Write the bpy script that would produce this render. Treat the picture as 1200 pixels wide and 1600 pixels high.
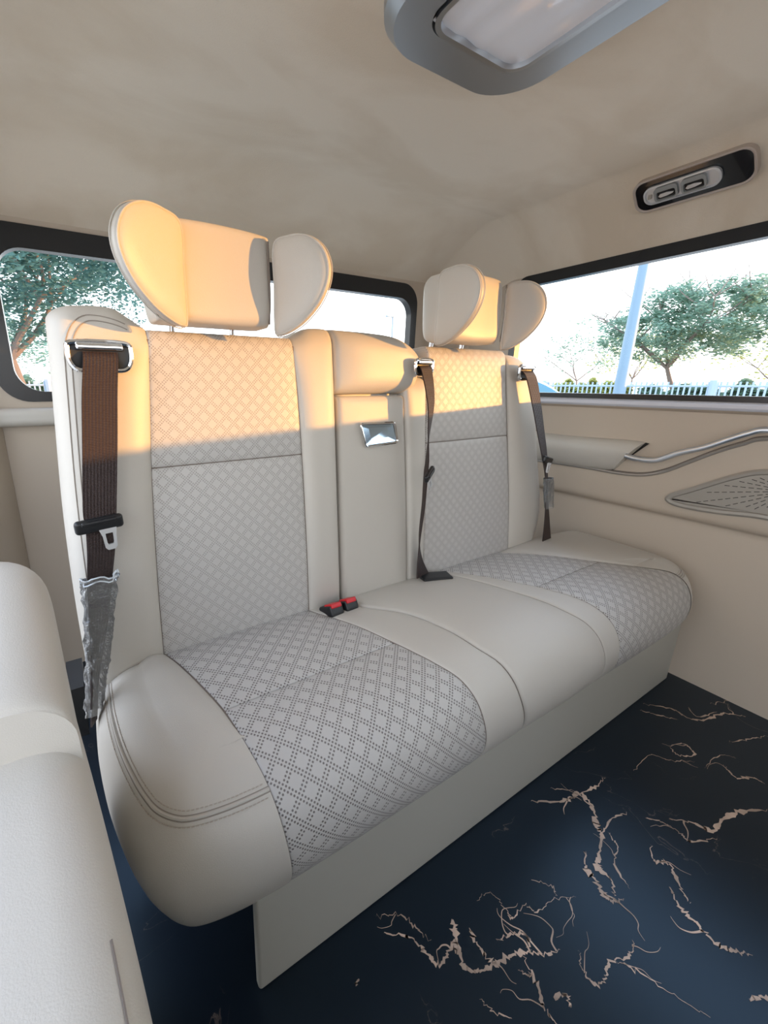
import bpy, bmesh, math, random
from mathutils import Vector, Matrix, noise
random.seed(7)
S = bpy.context.scene
for o in list(bpy.data.objects): bpy.data.objects.remove(o)
COL = S.collection
V = Vector
# ------------------------------------------------------------------ camera (1200x1600 frame)
FX, CX, CY = 639.91, 480.0, 775.96
PITCH, YAW = math.radians(15.458), math.radians(29.785)
RGT = V((math.cos(YAW), -math.sin(YAW), 0))
FWD = V((math.sin(YAW)*math.cos(PITCH), math.cos(YAW)*math.cos(PITCH), -math.sin(PITCH)))
UPV = RGT.cross(FWD)
EYE = V((0, 0, 1.0))
cam_d = bpy.data.cameras.new('camera'); cam = bpy.data.objects.new('camera', cam_d); COL.objects.link(cam)
cam_d.sensor_fit = 'VERTICAL'; cam_d.sensor_height = 36; cam_d.lens = FX/1600*36
cam_d.shift_x = (600-CX)/1600; cam_d.shift_y = (CY-800)/1600
cam_d.clip_start = .01; cam_d.clip_end = 400
m = Matrix((RGT, UPV, -FWD)).transposed().to_4x4(); m.translation = EYE
cam.matrix_world = m
S.camera = cam
# ------------------------------------------------------------------ sky, sun, exposure
S.view_settings.view_transform = 'Standard'; S.view_settings.look = 'None'
S.view_settings.gamma = 1; S.view_settings.use_curve_mapping = False
S.view_settings.exposure = 0.28
SKY = 3.0
SUN = 5.2
w = bpy.data.worlds.new('sky'); S.world = w; w.use_nodes = True
nt = w.node_tree; bg = nt.nodes['Background']
tc = nt.nodes.new('ShaderNodeTexCoord'); sp = nt.nodes.new('ShaderNodeSeparateXYZ')
rp = nt.nodes.new('ShaderNodeValToRGB')
rp.color_ramp.elements[0].position = 0.0; rp.color_ramp.elements[0].color = (.62, .56, .50, 1)
rp.color_ramp.elements[1].position = 1.0; rp.color_ramp.elements[1].color = (.50, .66, 1, 1)
e = rp.color_ramp.elements.new(.03); e.color = (.97, .96, .95, 1)
e = rp.color_ramp.elements.new(.30); e.color = (.86, .93, 1, 1)
nt.links.new(tc.outputs['Generated'], sp.inputs[0]); nt.links.new(sp.outputs['Z'], rp.inputs[0])
nt.links.new(rp.outputs[0], bg.inputs[0]); bg.inputs[1].default_value = SKY
sd = bpy.data.lights.new('sun', 'SUN'); so = bpy.data.objects.new('sun', sd); COL.objects.link(so)
sd.energy = SUN; sd.color = (1, .44, .08); sd.angle = math.radians(.6)
SD = V((.75, -.66, 0)).normalized()*math.cos(math.radians(2.2)) + V((0, 0, math.sin(math.radians(2.2))))
so.rotation_euler = SD.to_track_quat('Z', 'Y').to_euler(); so.location = (20, -18, 3)

# ------------------------------------------------------------------ picture-to-world measuring helpers
def ray(u, v): return FWD + RGT*((u-CX)/FX) + UPV*((CY-v)/FX)
def on(axis, val, u, v):
    d = ray(u, v); return EYE + d*((val-EYE[axis])/d[axis])
def onx(u, v, x): return on(0, x, u, v)
def ony(u, v, y): return on(1, y, u, v)
def onz(u, v, z): return on(2, z, u, v)
def far(u, v, D):
    d = ray(u, v); h = math.hypot(d.x, d.y); return EYE + d*(D/h)

# ------------------------------------------------------------------ materials
def mat(name, col, rough=.5, metal=0, spec=.5, bump=0, bscale=200, var=0, vscale=5, sheen=0, coat=0, detail=4):
    m = bpy.data.materials.new(name); m.use_nodes = True; t = m.node_tree; b = t.nodes['Principled BSDF']
    b.inputs['Base Color'].default_value = (*col, 1); b.inputs['Roughness'].default_value = rough
    b.inputs['Metallic'].default_value = metal; b.inputs['Specular IOR Level'].default_value = spec
    b.inputs['Sheen Weight'].default_value = sheen; b.inputs['Coat Weight'].default_value = coat
    c = t.nodes.new('ShaderNodeTexCoord')
    if bump:
        n = t.nodes.new('ShaderNodeTexNoise'); n.inputs['Scale'].default_value = bscale; n.inputs['Detail'].default_value = detail
        bp = t.nodes.new('ShaderNodeBump'); bp.inputs['Strength'].default_value = bump; bp.inputs['Distance'].default_value = .002
        t.links.new(c.outputs['Object'], n.inputs['Vector']); t.links.new(n.outputs['Fac'], bp.inputs['Height'])
        t.links.new(bp.outputs[0], b.inputs['Normal'])
    if var:
        n = t.nodes.new('ShaderNodeTexNoise'); n.inputs['Scale'].default_value = vscale; n.inputs['Detail'].default_value = 5
        mr = t.nodes.new('ShaderNodeMapRange'); mr.inputs[1].default_value = .35; mr.inputs[2].default_value = .65
        mr.inputs[3].default_value = 1-var; mr.inputs[4].default_value = 1+var
        mx = t.nodes.new('ShaderNodeVectorMath'); mx.operation = 'SCALE'; mx.inputs[0].default_value = col
        t.links.new(c.outputs['Object'], n.inputs['Vector']); t.links.new(n.outputs['Fac'], mr.inputs[0])
        t.links.new(mr.outputs[0], mx.inputs['Scale']); t.links.new(mx.outputs[0], b.inputs['Base Color'])
    return m
LEATH = mat('cream_leather', (.565, .53, .475), .42, bump=.18, bscale=700)
WALL = mat('beige_trim', (.54, .455, .365), .42, bump=.12, bscale=500)
SEAM = mat('dark_seam_thread', (.20, .165, .14), .8)  # dark beige for thin tubes laid in seams and grooves
SEAMS = mat('soft_seam', (.33, .29, .25), .8)
THREAD = mat('stitch_thread', (.50, .44, .38), .7)
PIPE = mat('trim_piping', (.36, .33, .30), .3, metal=.4)
BLACK = mat('black_plastic', (.012, .013, .015), .35)
RUBBER = mat('black_window_band', (.012, .014, .017), .25)
CHROME = mat('chrome', (.82, .84, .86), .08, metal=1)
SATIN = mat('satin_metal', (.50, .52, .54), .28, metal=1)
TONGUE = mat('stamped_steel', (.72, .73, .74), .42, metal=.55)
GRILLE = mat('speaker_plastic', (.36, .33, .29), .42, metal=.25)
RED = mat('red_plastic', (.62, .012, .02), .3)
DARKSLOT = mat('dark_slot', (.02, .018, .016), .9)
BARK = mat('bark', (.24, .19, .17), .9, bump=.6, bscale=20)
LEAF = mat('leaves', (.085, .15, .085), .6, var=.4, vscale=1.5)
LEAF2 = mat('leaves_yellow', (.26, .30, .06), .6, var=.4, vscale=2)
FENCE = mat('fence_paint', (.34, .44, .56), .5)
POLE = mat('galvanised_pole', (.20, .30, .40), .5, metal=.2)
CARP = mat('car_paint', (.06, .20, .28), .2, coat=.6)
TYRE = mat('tyre', (.02, .02, .02), .8)
SKIRT = mat('skirt_vinyl', (.42, .405, .355), .5, bump=.10, bscale=500)

def suede():
    m = bpy.data.materials.new('suede_headliner'); m.use_nodes = True; t = m.node_tree; b = t.nodes['Principled BSDF']
    b.inputs['Roughness'].default_value = .95; b.inputs['Sheen Weight'].default_value = .25; b.inputs['Specular IOR Level'].default_value = .1
    c = t.nodes.new('ShaderNodeTexCoord'); mp = t.nodes.new('ShaderNodeMapping'); mp.inputs['Scale'].default_value = (2.2, 4.2, 2)
    mp.inputs['Rotation'].default_value = (0, 0, .35)
    n = t.nodes.new('ShaderNodeTexNoise'); n.inputs['Scale'].default_value = 1.1; n.inputs['Detail'].default_value = 5; n.inputs['Distortion'].default_value = .4
    r = t.nodes.new('ShaderNodeValToRGB'); r.color_ramp.elements[0].position = .40; r.color_ramp.elements[1].position = .56
    r.color_ramp.elements[0].color = (.74, .63, .49, 1); r.color_ramp.elements[1].color = (.82, .72, .585, 1)
    n2 = t.nodes.new('ShaderNodeTexNoise'); n2.inputs['Scale'].default_value = 300; n2.inputs['Detail'].default_value = 3
    bp = t.nodes.new('ShaderNodeBump'); bp.inputs['Strength'].default_value = .35; bp.inputs['Distance'].default_value = .002
    L = t.links.new
    L(c.outputs['Object'], mp.inputs[0]); L(mp.outputs[0], n.inputs['Vector']); L(n.outputs['Fac'], r.inputs[0]); L(r.outputs[0], b.inputs['Base Color'])
    L(c.outputs['Object'], n2.inputs['Vector']); L(n2.outputs['Fac'], bp.inputs['Height']); L(bp.outputs[0], b.inputs['Normal'])
    return m
SUEDE = suede()

def perforated(pitch=.0056, per=5, name='perforated_leather', dark=(.19, .17, .16)):
    """dots punched on a diagonal lattice of double rows; the UVs are metres"""
    m = bpy.data.materials.new(name); m.use_nodes = True; t = m.node_tree; b = t.nodes['Principled BSDF']; L = t.links.new
    b.inputs['Roughness'].default_value = .45
    uv = t.nodes.new('ShaderNodeUVMap'); mp = t.nodes.new('ShaderNodeMapping'); mp.inputs['Rotation'].default_value = (0, 0, math.radians(45))
    mp.inputs['Scale'].default_value = (1/pitch,)*3
    L(uv.outputs[0], mp.inputs[0]); s = t.nodes.new('ShaderNodeSeparateXYZ'); L(mp.outputs[0], s.inputs[0])
    def M(op, a, bb=None):
        n = t.nodes.new('ShaderNodeMath'); n.operation = op
        for k, q in enumerate((a, bb)):
            if q is None: continue
            if isinstance(q, (int, float)): n.inputs[k].default_value = q
            else: L(q, n.inputs[k])
        return n.outputs[0]
    rows = []; fr = []
    for ax in ('X', 'Y'):
        i = M('FLOOR', s.outputs[ax]); md = M('FLOORED_MODULO', i, per)
        rows.append(M('LESS_THAN', md, 1.5)); fr.append(M('SUBTRACT', M('FRACT', s.outputs[ax]), .5))
    either = M('MAXIMUM', rows[0], rows[1])
    d = M('SQRT', M('ADD', M('MULTIPLY', fr[0], fr[0]), M('MULTIPLY', fr[1], fr[1])))
    mr = t.nodes.new('ShaderNodeMapRange'); mr.interpolation_type = 'SMOOTHSTEP'; L(d, mr.inputs[0]); mr.inputs[1].default_value = .20; mr.inputs[2].default_value = .38
    mr.inputs[3].default_value = 1; mr.inputs[4].default_value = 0
    hole = M('MULTIPLY', mr.outputs[0], either)
    mx = t.nodes.new('ShaderNodeMix'); mx.data_type = 'RGBA'; L(hole, mx.inputs[0])
    mx.inputs[6].default_value = (.54, .52, .495, 1); mx.inputs[7].default_value = (*dark, 1)
    L(mx.outputs[2], b.inputs['Base Color'])
    bp = t.nodes.new('ShaderNodeBump'); bp.inputs['Strength'].default_value = .5; bp.inputs['Distance'].default_value = .0015; bp.invert = True
    L(hole, bp.inputs['Height']); L(bp.outputs[0], b.inputs['Normal'])
    return m
PERF = perforated()
PERFB = perforated(.0044, 5, 'perforated_back_leather', (.36, .335, .31))

def webbing():
    m = bpy.data.materials.new('belt_webbing'); m.use_nodes = True; t = m.node_tree; b = t.nodes['Principled BSDF']; L = t.links.new
    b.inputs['Base Color'].default_value = (.034, .019, .017, 1); b.inputs['Roughness'].default_value = .55; 
    uv = t.nodes.new('ShaderNodeUVMap'); wv = t.nodes.new('ShaderNodeTexWave'); wv.inputs['Scale'].default_value = 60
    wv.wave_type = 'BANDS'; wv.bands_direction = 'X'
    w2 = t.nodes.new('ShaderNodeTexWave'); w2.bands_direction = 'Y'; w2.inputs['Scale'].default_value = 110
    ad = t.nodes.new('ShaderNodeMath'); ad.operation = 'ADD'
    bp = t.nodes.new('ShaderNodeBump'); bp.inputs['Strength'].default_value = .7; bp.inputs['Distance'].default_value = .001
    L(uv.outputs[0], wv.inputs[0]); L(uv.outputs[0], w2.inputs[0]); L(wv.outputs['Fac'], ad.inputs[0]); L(w2.outputs['Fac'], ad.inputs[1])
    L(ad.outputs[0], bp.inputs['Height']); L(bp.outputs[0], b.inputs['Normal'])
    return m
WEB = webbing()

def glassy(name, tint, refl, rough=.02):
    m = bpy.data.materials.new(name); m.use_nodes = True; t = m.node_tree; t.nodes.clear(); L = t.links.new
    o = t.nodes.new('ShaderNodeOutputMaterial'); a = t.nodes.new('ShaderNodeBsdfTransparent'); a.inputs[0].default_value = (*tint, 1)
    g = t.nodes.new('ShaderNodeBsdfGlossy'); g.inputs['Roughness'].default_value = rough
    mx = t.nodes.new('ShaderNodeMixShader'); lw = t.nodes.new('ShaderNodeLayerWeight'); lw.inputs['Blend'].default_value = refl
    L(lw.outputs['Fresnel'], mx.inputs[0]); L(a.outputs[0], mx.inputs[1]); L(g.outputs[0], mx.inputs[2]); L(mx.outputs[0], o.inputs[0])
    return m
def leafy(name, c1, c2):
    m = mat(name, c1, .6, var=.35, vscale=1.5); t = m.node_tree; L = t.links.new; b = t.nodes['Principled BSDF']
    o = [q for q in t.nodes if q.type == 'OUTPUT_MATERIAL'][0]; tr = t.nodes.new('ShaderNodeBsdfTranslucent'); tr.inputs[0].default_value = (*c2, 1)
    mx = t.nodes.new('ShaderNodeMixShader'); mx.inputs[0].default_value = .5; L(b.outputs[0], mx.inputs[1]); L(tr.outputs[0], mx.inputs[2]); L(mx.outputs[0], o.inputs[0])
    return m
LEAF = leafy('leaves', (.20, .30, .24), (.30, .46, .34))
LEAF3 = leafy('dark_teal_leaves', (.10, .21, .19), (.17, .34, .32))  # darker, more teal leaf colour
LEAF2 = leafy('leaves_yellow', (.42, .46, .16), (.5, .52, .18))
GLASS = glassy('window_glass', (.93, .97, .97), .12)
def film():
    m = glassy('plastic_film', (.93, .95, .97), .6, .06); t = m.node_tree; L = t.links.new
    c = t.nodes.new('ShaderNodeTexCoord'); n = t.nodes.new('ShaderNodeTexNoise'); n.inputs['Scale'].default_value = 45; n.inputs['Detail'].default_value = 4; n.inputs['Distortion'].default_value = 2
    bp = t.nodes.new('ShaderNodeBump'); bp.inputs['Strength'].default_value = 1; bp.inputs['Distance'].default_value = .006
    L(c.outputs['Object'], n.inputs['Vector']); L(n.outputs['Fac'], bp.inputs['Height'])
    for q in t.nodes:
        if q.type in ('BSDF_GLOSSY', 'LAYER_WEIGHT'): L(bp.outputs[0], q.inputs['Normal'])
    return m
FILM = film()
_t = FILM.node_tree; _o = [q for q in _t.nodes if q.type == 'OUTPUT_MATERIAL'][0]; _s = _o.inputs[0].links[0].from_socket
_d = _t.nodes.new('ShaderNodeBsdfDiffuse'); _d.inputs[0].default_value = (.85, .88, .9, 1); _m = _t.nodes.new('ShaderNodeMixShader'); _m.inputs[0].default_value = .10
_t.links.new(_s, _m.inputs[1]); _t.links.new(_d.outputs[0], _m.inputs[2]); _t.links.new(_m.outputs[0], _o.inputs[0])

def marble():
    m = bpy.data.materials.new('black_marble'); m.use_nodes = True; t = m.node_tree; b = t.nodes['Principled BSDF']; L = t.links.new
    b.inputs['Roughness'].default_value = .33; b.inputs['Specular IOR Level'].default_value = .6; b.inputs['Specular Tint'].default_value = (.55, .80, 1, 1)  # blue specular tint paints the reflected glow bluer than the sky gives
    c = t.nodes.new('ShaderNodeTexCoord')
    v = t.nodes.new('ShaderNodeTexNoise'); v.inputs['Scale'].default_value = 4.2; v.inputs['Detail'].default_value = 7; v.inputs['Distortion'].default_value = 1.4
    s = t.nodes.new('ShaderNodeMath'); s.operation = 'SUBTRACT'; s.inputs[1].default_value = .5
    a = t.nodes.new('ShaderNodeMath'); a.operation = 'ABSOLUTE'
    r = t.nodes.new('ShaderNodeMapRange'); r.inputs[1].default_value = 0; r.inputs[2].default_value = .0035; r.inputs[3].default_value = 1; r.inputs[4].default_value = 0
    k = t.nodes.new('ShaderNodeTexNoise'); k.inputs['Scale'].default_value = 3.1; k.inputs['Detail'].default_value = 3
    kr = t.nodes.new('ShaderNodeMapRange'); kr.inputs[1].default_value = .54; kr.inputs[2].default_value = .66
    mu = t.nodes.new('ShaderNodeMath'); mu.operation = 'MULTIPLY'
    mx = t.nodes.new('ShaderNodeMix'); mx.data_type = 'RGBA'; mx.inputs[6].default_value = (.004, .007, .014, 1); mx.inputs[7].default_value = (.30, .23, .19, 1)
    L(c.outputs['Object'], v.inputs['Vector']); L(c.outputs['Object'], k.inputs['Vector']); L(v.outputs['Fac'], s.inputs[0]); L(s.outputs[0], a.inputs[0]); L(a.outputs[0], r.inputs[0])
    L(k.outputs['Fac'], kr.inputs[0]); L(r.outputs[0], mu.inputs[0]); L(kr.outputs[0], mu.inputs[1]); L(mu.outputs[0], mx.inputs[0]); L(mx.outputs[2], b.inputs['Base Color'])
    return m
MARBLE = marble()
VEIN = mat('marble_vein', (.56, .42, .33), .35, var=.35, vscale=14)

# ------------------------------------------------------------------ mesh helpers
class MB:
    def __init__(s): s.v = []; s.f = []; s.mi = []; s.uv = []; s.cur = 0
    def add(s, vs, fs, uvs=None):
        k = len(s.v); s.v += [tuple(q) for q in vs]; s.f += [tuple(i+k for i in f) for f in fs]; s.mi += [s.cur]*len(fs)
        s.uv += (uvs if uvs else [(0, 0)]*len(vs)); return s
    def grid(s, rows, uvs=None, closeu=False, closev=False):
        n = len(rows); c = len(rows[0]); vs = [p for r in rows for p in r]; fs = []
        for j in range(n if closev else n-1):
            for i in range(c if closeu else c-1):
                a = j*c+i; b = j*c+(i+1) % c; d = ((j+1) % n)*c+i; e = ((j+1) % n)*c+(i+1) % c
                fs.append((a, b, e, d))
        return s.add(vs, fs, [q for r in uvs for q in r] if uvs else None)
    def box(s, a, b):
        x0, y0, z0 = a; x1, y1, z1 = b
        vs = [(x0, y0, z0), (x1, y0, z0), (x1, y1, z0), (x0, y1, z0), (x0, y0, z1), (x1, y0, z1), (x1, y1, z1), (x0, y1, z1)]
        return s.add(vs, [(0, 3, 2, 1), (4, 5, 6, 7), (0, 1, 5, 4), (1, 2, 6, 5), (2, 3, 7, 6), (3, 0, 4, 7)])
    def rbox(s, c, d, r, n=5, M=None):
        """rounded box; M = optional 3x3/4x4 applied about its centre"""
        c = V(c); h = V(d)/2; r = min(r, *h)
        for ax in range(3):
            for sg in (-1, 1):
                o1, o2 = (ax+1) % 3, (ax+2) % 3
                def samples(hh):
                    a = [-hh+r*(1-math.cos(k*math.pi/2/n)) for k in range(n+1)]
                    mids = [(-hh+r)+(2*hh-2*r)*k/4 for k in range(1, 4)]
                    return a+mids+[-q for q in reversed(a)]
                rows = []; uvr = []
                for p in samples(h[o1]):
                    row = []; ur = []
                    for q in samples(h[o2]):
                        P = V((0, 0, 0)); P[ax] = sg*h[ax]; P[o1] = p; P[o2] = q
                        I = V([max(-(h[k]-r), min(h[k]-r, P[k])) for k in range(3)])
                        dd = P-I
                        P = I+(dd.normalized()*r if dd.length > 1e-9 else dd)
                        if M is not None: P = M @ P
                        row.append(c+P); ur.append((p, q))
                    rows.append(row); uvr.append(ur)
                if sg < 0: rows.reverse(); uvr.reverse()
                s.grid(rows, uvr)
        return s
    def tube(s, pts, r, n=8, cap=True, closed=False):
        pts = [V(p) for p in pts]; N = len(pts); rings = []
        rr = r if hasattr(r, '__len__') else [r]*N
        up = V((0, 0, 1)); prev = None
        for i, p in enumerate(pts):
            a = pts[(i-1) % N] if (closed or i > 0) else p; b = pts[(i+1) % N] if (closed or i < N-1) else p
            d = (b-a); d = d.normalized() if d.length > 1e-9 else V((0, 0, 1))
            if prev is None:
                x = d.cross(up); x = x if x.length > .05 else d.cross(V((1, 0, 0)))
            else: x = prev-d*prev.dot(d)
            x.normalize(); prev = x; y = d.cross(x)
            rings.append([p+(x*math.cos(2*math.pi*k/n)+y*math.sin(2*math.pi*k/n))*rr[i] for k in range(n)])
        s.grid(rings, closeu=True, closev=closed)
        if cap and not closed:
            k = len(s.v)-N*n
            s.f += [tuple(k+i for i in reversed(range(n))), tuple(k+(N-1)*n+i for i in range(n))]; s.mi += [s.cur]*2
        return s
    def cyl(s, a, b, r, n=16): return s.tube([a, b], r, n)
    def prism(s, outline, d, flip=False):
        """closed polygon of 3-D points pushed along the vector d"""
        n = len(outline); d = V(d); vs = [V(p) for p in outline]+[V(p)+d for p in outline]
        fs = [tuple(reversed(range(n))), tuple(range(n, 2*n))]+[(i, (i+1) % n, n+(i+1) % n, n+i) for i in range(n)]
        return s.add(vs, fs)
    def build(s, name, m, parent=None, smooth=True, merge=True, angle=40):
        me = bpy.data.meshes.new(name); me.from_pydata(s.v, [], s.f)
        for q in (m if isinstance(m, (list, tuple)) else [m]): me.materials.append(q)
        for p, i in zip(me.polygons, s.mi): p.material_index = i
        ul = me.uv_layers.new(name='UVMap')
        for l in me.loops: ul.data[l.index].uv = s.uv[l.vertex_index]
        b = bmesh.new(); b.from_mesh(me)
        if merge: bmesh.ops.remove_doubles(b, verts=b.verts, dist=1e-5)
        if merge: bmesh.ops.recalc_face_normals(b, faces=b.faces)
        if smooth:
            for f in b.faces: f.smooth = True
            for ed in b.edges:
                if len(ed.link_faces) == 2 and ed.calc_face_angle(0) > math.radians(angle): ed.smooth = False
        b.to_mesh(me); b.free()
        o = bpy.data.objects.new(name, me); COL.objects.link(o)
        if parent is not None: o.parent = parent
        return o
def thing(name, label, cat, group=None, loc=(0, 0, 0)):
    o = bpy.data.objects.new(name, None); COL.objects.link(o); o.empty_display_size = .05
    o.location = loc
    return tag(o, label, cat, group)
def tag(o, label=None, cat=None, group=None, kind=None):
    if label: o['label'] = label
    if cat: o['category'] = cat
    if group: o['group'] = group
    if kind: o['kind'] = kind
    return o
def st(o): o['kind'] = 'structure'; return o
def pl(tab):
    """piecewise smooth function through (key, value) pairs"""
    tab = sorted(tab)
    def f(x):
        if x <= tab[0][0]: return tab[0][1]
        if x >= tab[-1][0]: return tab[-1][1]
        for i in range(len(tab)-1):
            (a, p), (b, q) = tab[i], tab[i+1]
            if a <= x <= b:
                h = b-a; u = (x-a)/h
                m0 = (q-tab[i-1][1])/(b-tab[i-1][0])*h if i > 0 else q-p
                m1 = (tab[i+2][1]-p)/(tab[i+2][0]-a)*h if i < len(tab)-2 else q-p
                return (2*u**3-3*u**2+1)*p+(u**3-2*u**2+u)*m0+(-2*u**3+3*u**2)*q+(u**3-u**2)*m1
    return f
def spline(pts, n=8, closed=False):
    pts = [V(p) for p in pts]; N = len(pts); out = []
    for i in range(N if closed else N-1):
        g = lambda k: pts[k % N] if closed else pts[max(0, min(N-1, k))]
        p0, p1, p2, p3 = g(i-1), g(i), g(i+1), g(i+2)
        for k in range(n):
            u = k/n
            out.append(.5*((2*p1)+(p2-p0)*u+(2*p0-5*p1+4*p2-p3)*u*u+(3*p1-p0-3*p2+p3)*u**3))
    if not closed: out.append(pts[-1])
    return out
def qc(d, hr):
    h, r = hr
    if d >= r: return 0
    k = 1-max(d, 0)/r
    return h*(1-math.sqrt(max(0, 1-k*k)))
def panel(mp, Lf, Rf, T0, T1, edges, puff=0, thick=.05, nu=36, nv=36, builder=None):
    """an upholstered panel on the surface mp(s,t)->(point, normal); edges l, r, b, t each (drop, radius)"""
    b = builder or MB(); rows = []; uvs = []
    t0 = T0 if callable(T0) else (lambda s: T0)
    t1 = T1 if callable(T1) else (lambda s: T1)
    tm0 = t0((Lf(0)+Rf(0))/2) if callable(T0) else T0
    sm = (Lf(tm0)+Rf(tm0))/2; c0 = t0(sm); c1 = t1(sm)
    for j in range(nv+1):
        v = .5-.5*math.cos(math.pi*j/nv); row = []; ur = []; tt = c0+(c1-c0)*v
        L, R = Lf(tt), Rf(tt)
        for i in range(nu+1):
            u = .5-.5*math.cos(math.pi*i/nu); s = L+(R-L)*u
            a, z = t0(s), t1(s); t = a+(z-a)*v
            drop = qc(s-L, edges['l'])+qc(R-s, edges['r'])+qc(abs(t-a), edges['b'])+qc(abs(z-t), edges['t'])
            bul = puff*(1-(2*u-1)**4)*(1-(2*v-1)**4)
            P, N = mp(s, t); row.append(P+N*(bul-drop)); ur.append((s, t))
        rows.append(row); uvs.append(ur)
    # rim turned back so the panel has real thickness
    def back(s, t, P): return P-mp(s, t)[1]*thick
    b.grid(rows, uvs)
    rim = [(0, i) for i in range(nu+1)]+[(j, nu) for j in range(1, nv+1)]+[(nv, i) for i in range(nu-1, -1, -1)]+[(j, 0) for j in range(nv-1, 0, -1)]
    r0 = [rows[j][i] for j, i in rim]; r1 = [back(*uvs[j][i], rows[j][i]) for j, i in rim]; uu = [uvs[j][i] for j, i in rim]
    b.grid([r1, r0], [uu, uu], closeu=True)
    return b

# ================================================================== SETTING
XW, YW, XL, ZC = 1.746, 1.55, -.30, 1.62     # right wall, rear wall, left wall, ceiling
def rr_loop(a0, a1, b0, b1, r, n=10):
    out = []
    for (ca, cb, s0) in ((a1-r, b1-r, 0), (a0+r, b1-r, 90), (a0+r, b0+r, 180), (a1-r, b0+r, 270)):
        for k in range(n+1):
            t = math.radians(s0+90*k/n); out.append((ca+r*math.cos(t), cb+r*math.sin(t)))
    return out
def outer_match(loop, A0, A1, B0, B1):
    """points on the rectangle that match a rounded loop, corner for corner"""
    n = len(loop)//4; out = []
    for q, (ca, cb) in enumerate(((A1, B1), (A0, B1), (A0, B0), (A1, B0))):
        for k in range(n):
            a, b = loop[q*n+k]; half = (n-1)/2
            if q in (0, 2): out.append((ca, b) if k < half else ((a, cb) if k > half else (ca, cb)))
            else: out.append((a, cb) if k < half else ((ca, b) if k > half else (ca, cb)))
    return out
def holed_wall(P, rect, hole, r, depth, mats_obj):
    """a wall sheet with a rounded opening; P(a,b,d) maps wall coordinates and outward depth to space"""
    b = MB(); lp = rr_loop(*hole, r); ou = outer_match(lp, *rect)
    b.grid([[P(*q, 0) for q in ou], [P(*q, 0) for q in lp], [P(*q, depth) for q in lp], [P(*q, depth) for q in ou]], closeu=True, closev=True)
    return b
def window(name, label_, P, hole, r, widths, depth_glass, frame_mat):
    """black band around the glass; widths = (a0, a1, b0, b1) band widths"""
    o = holed = rr_loop(*hole, r); a0, a1, b0, b1 = hole
    inner = rr_loop(a0+widths[0], a1-widths[1], b0+widths[2], b1-widths[3], max(.02, r-.012))
    f = MB().grid([[P(*q, -.004) for q in o], [P(*q, -.004) for q in inner], [P(*q, .03) for q in inner], [P(*q, .03) for q in o]], closeu=True, closev=True)
    fr = f.build(name+'_frame_tmp', frame_mat, smooth=True); fr.name = name
    g = MB(); lp = rr_loop(a0+widths[0]*.6, a1-widths[1]*.6, b0+widths[2]*.6, b1-widths[3]*.6, max(.02, r-.006))
    n = len(lp); vs = [P(*q, .012) for q in lp]
    g.add(vs, [tuple(range(n))]); g.build('glass_pane', GLASS, fr, smooth=False, merge=False)
    return st(fr)

# floor with its marble veins
fl = MB(); fl.box((XL, -2.4, -.03), (XW+.05, YW, 0)); fl.cur = 1
def vein(pxs, w, seed, branch=True):
    rnd = random.Random(seed); P = [onz(u, v, 0) for u, v in pxs]; P = spline(P, 10); n = len(P)
    wd = [w*(.25+1.5*abs(noise.noise(V((i*.19, seed*3.7, 0)))))*min(1, 4*i/n+.15, 4*(n-1-i)/n+.15) for i in range(n)]
    L = []; R = []
    for i, p in enumerate(P):
        d = (P[min(n-1, i+1)]-P[max(0, i-1)]); d.z = 0; d.normalize(); q = V((-d.y, d.x, 0))
        j = V((noise.noise(V((i*.7, seed, 1))), noise.noise(V((i*.7, seed, 5))), 0))*.008
        z = V((0, 0, .0006))
        L.append(p+j+q*wd[i]/2+z); R.append(p+j-q*wd[i]/2+z)
    fl.grid([L, R])
    if branch:
        for k in range(n//30):
            i = rnd.randrange(1, n-1); p = P[i]; a = rnd.uniform(0, 6.28); q = [p]; 
            for _ in range(rnd.randint(3, 6)):
                a += rnd.uniform(-.9, .9); q.append(q[-1]+V((math.cos(a), math.sin(a), 0))*rnd.uniform(.006, .02))
            q = spline(q, 4); m_ = len(q); L = []; R = []
            for i2, p2 in enumerate(q):
                d = (q[min(m_-1, i2+1)]-q[max(0, i2-1)]); d.z = 0; d = d.normalized() if d.length else V((1, 0, 0)); nn = V((-d.y, d.x, 0))
                ww = w*.28*(1-i2/m_)+.0004; L.append(p2+nn*ww/2+V((0, 0, .0006))); R.append(p2-nn*ww/2+V((0, 0, .0006)))
            fl.grid([L, R])
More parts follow.
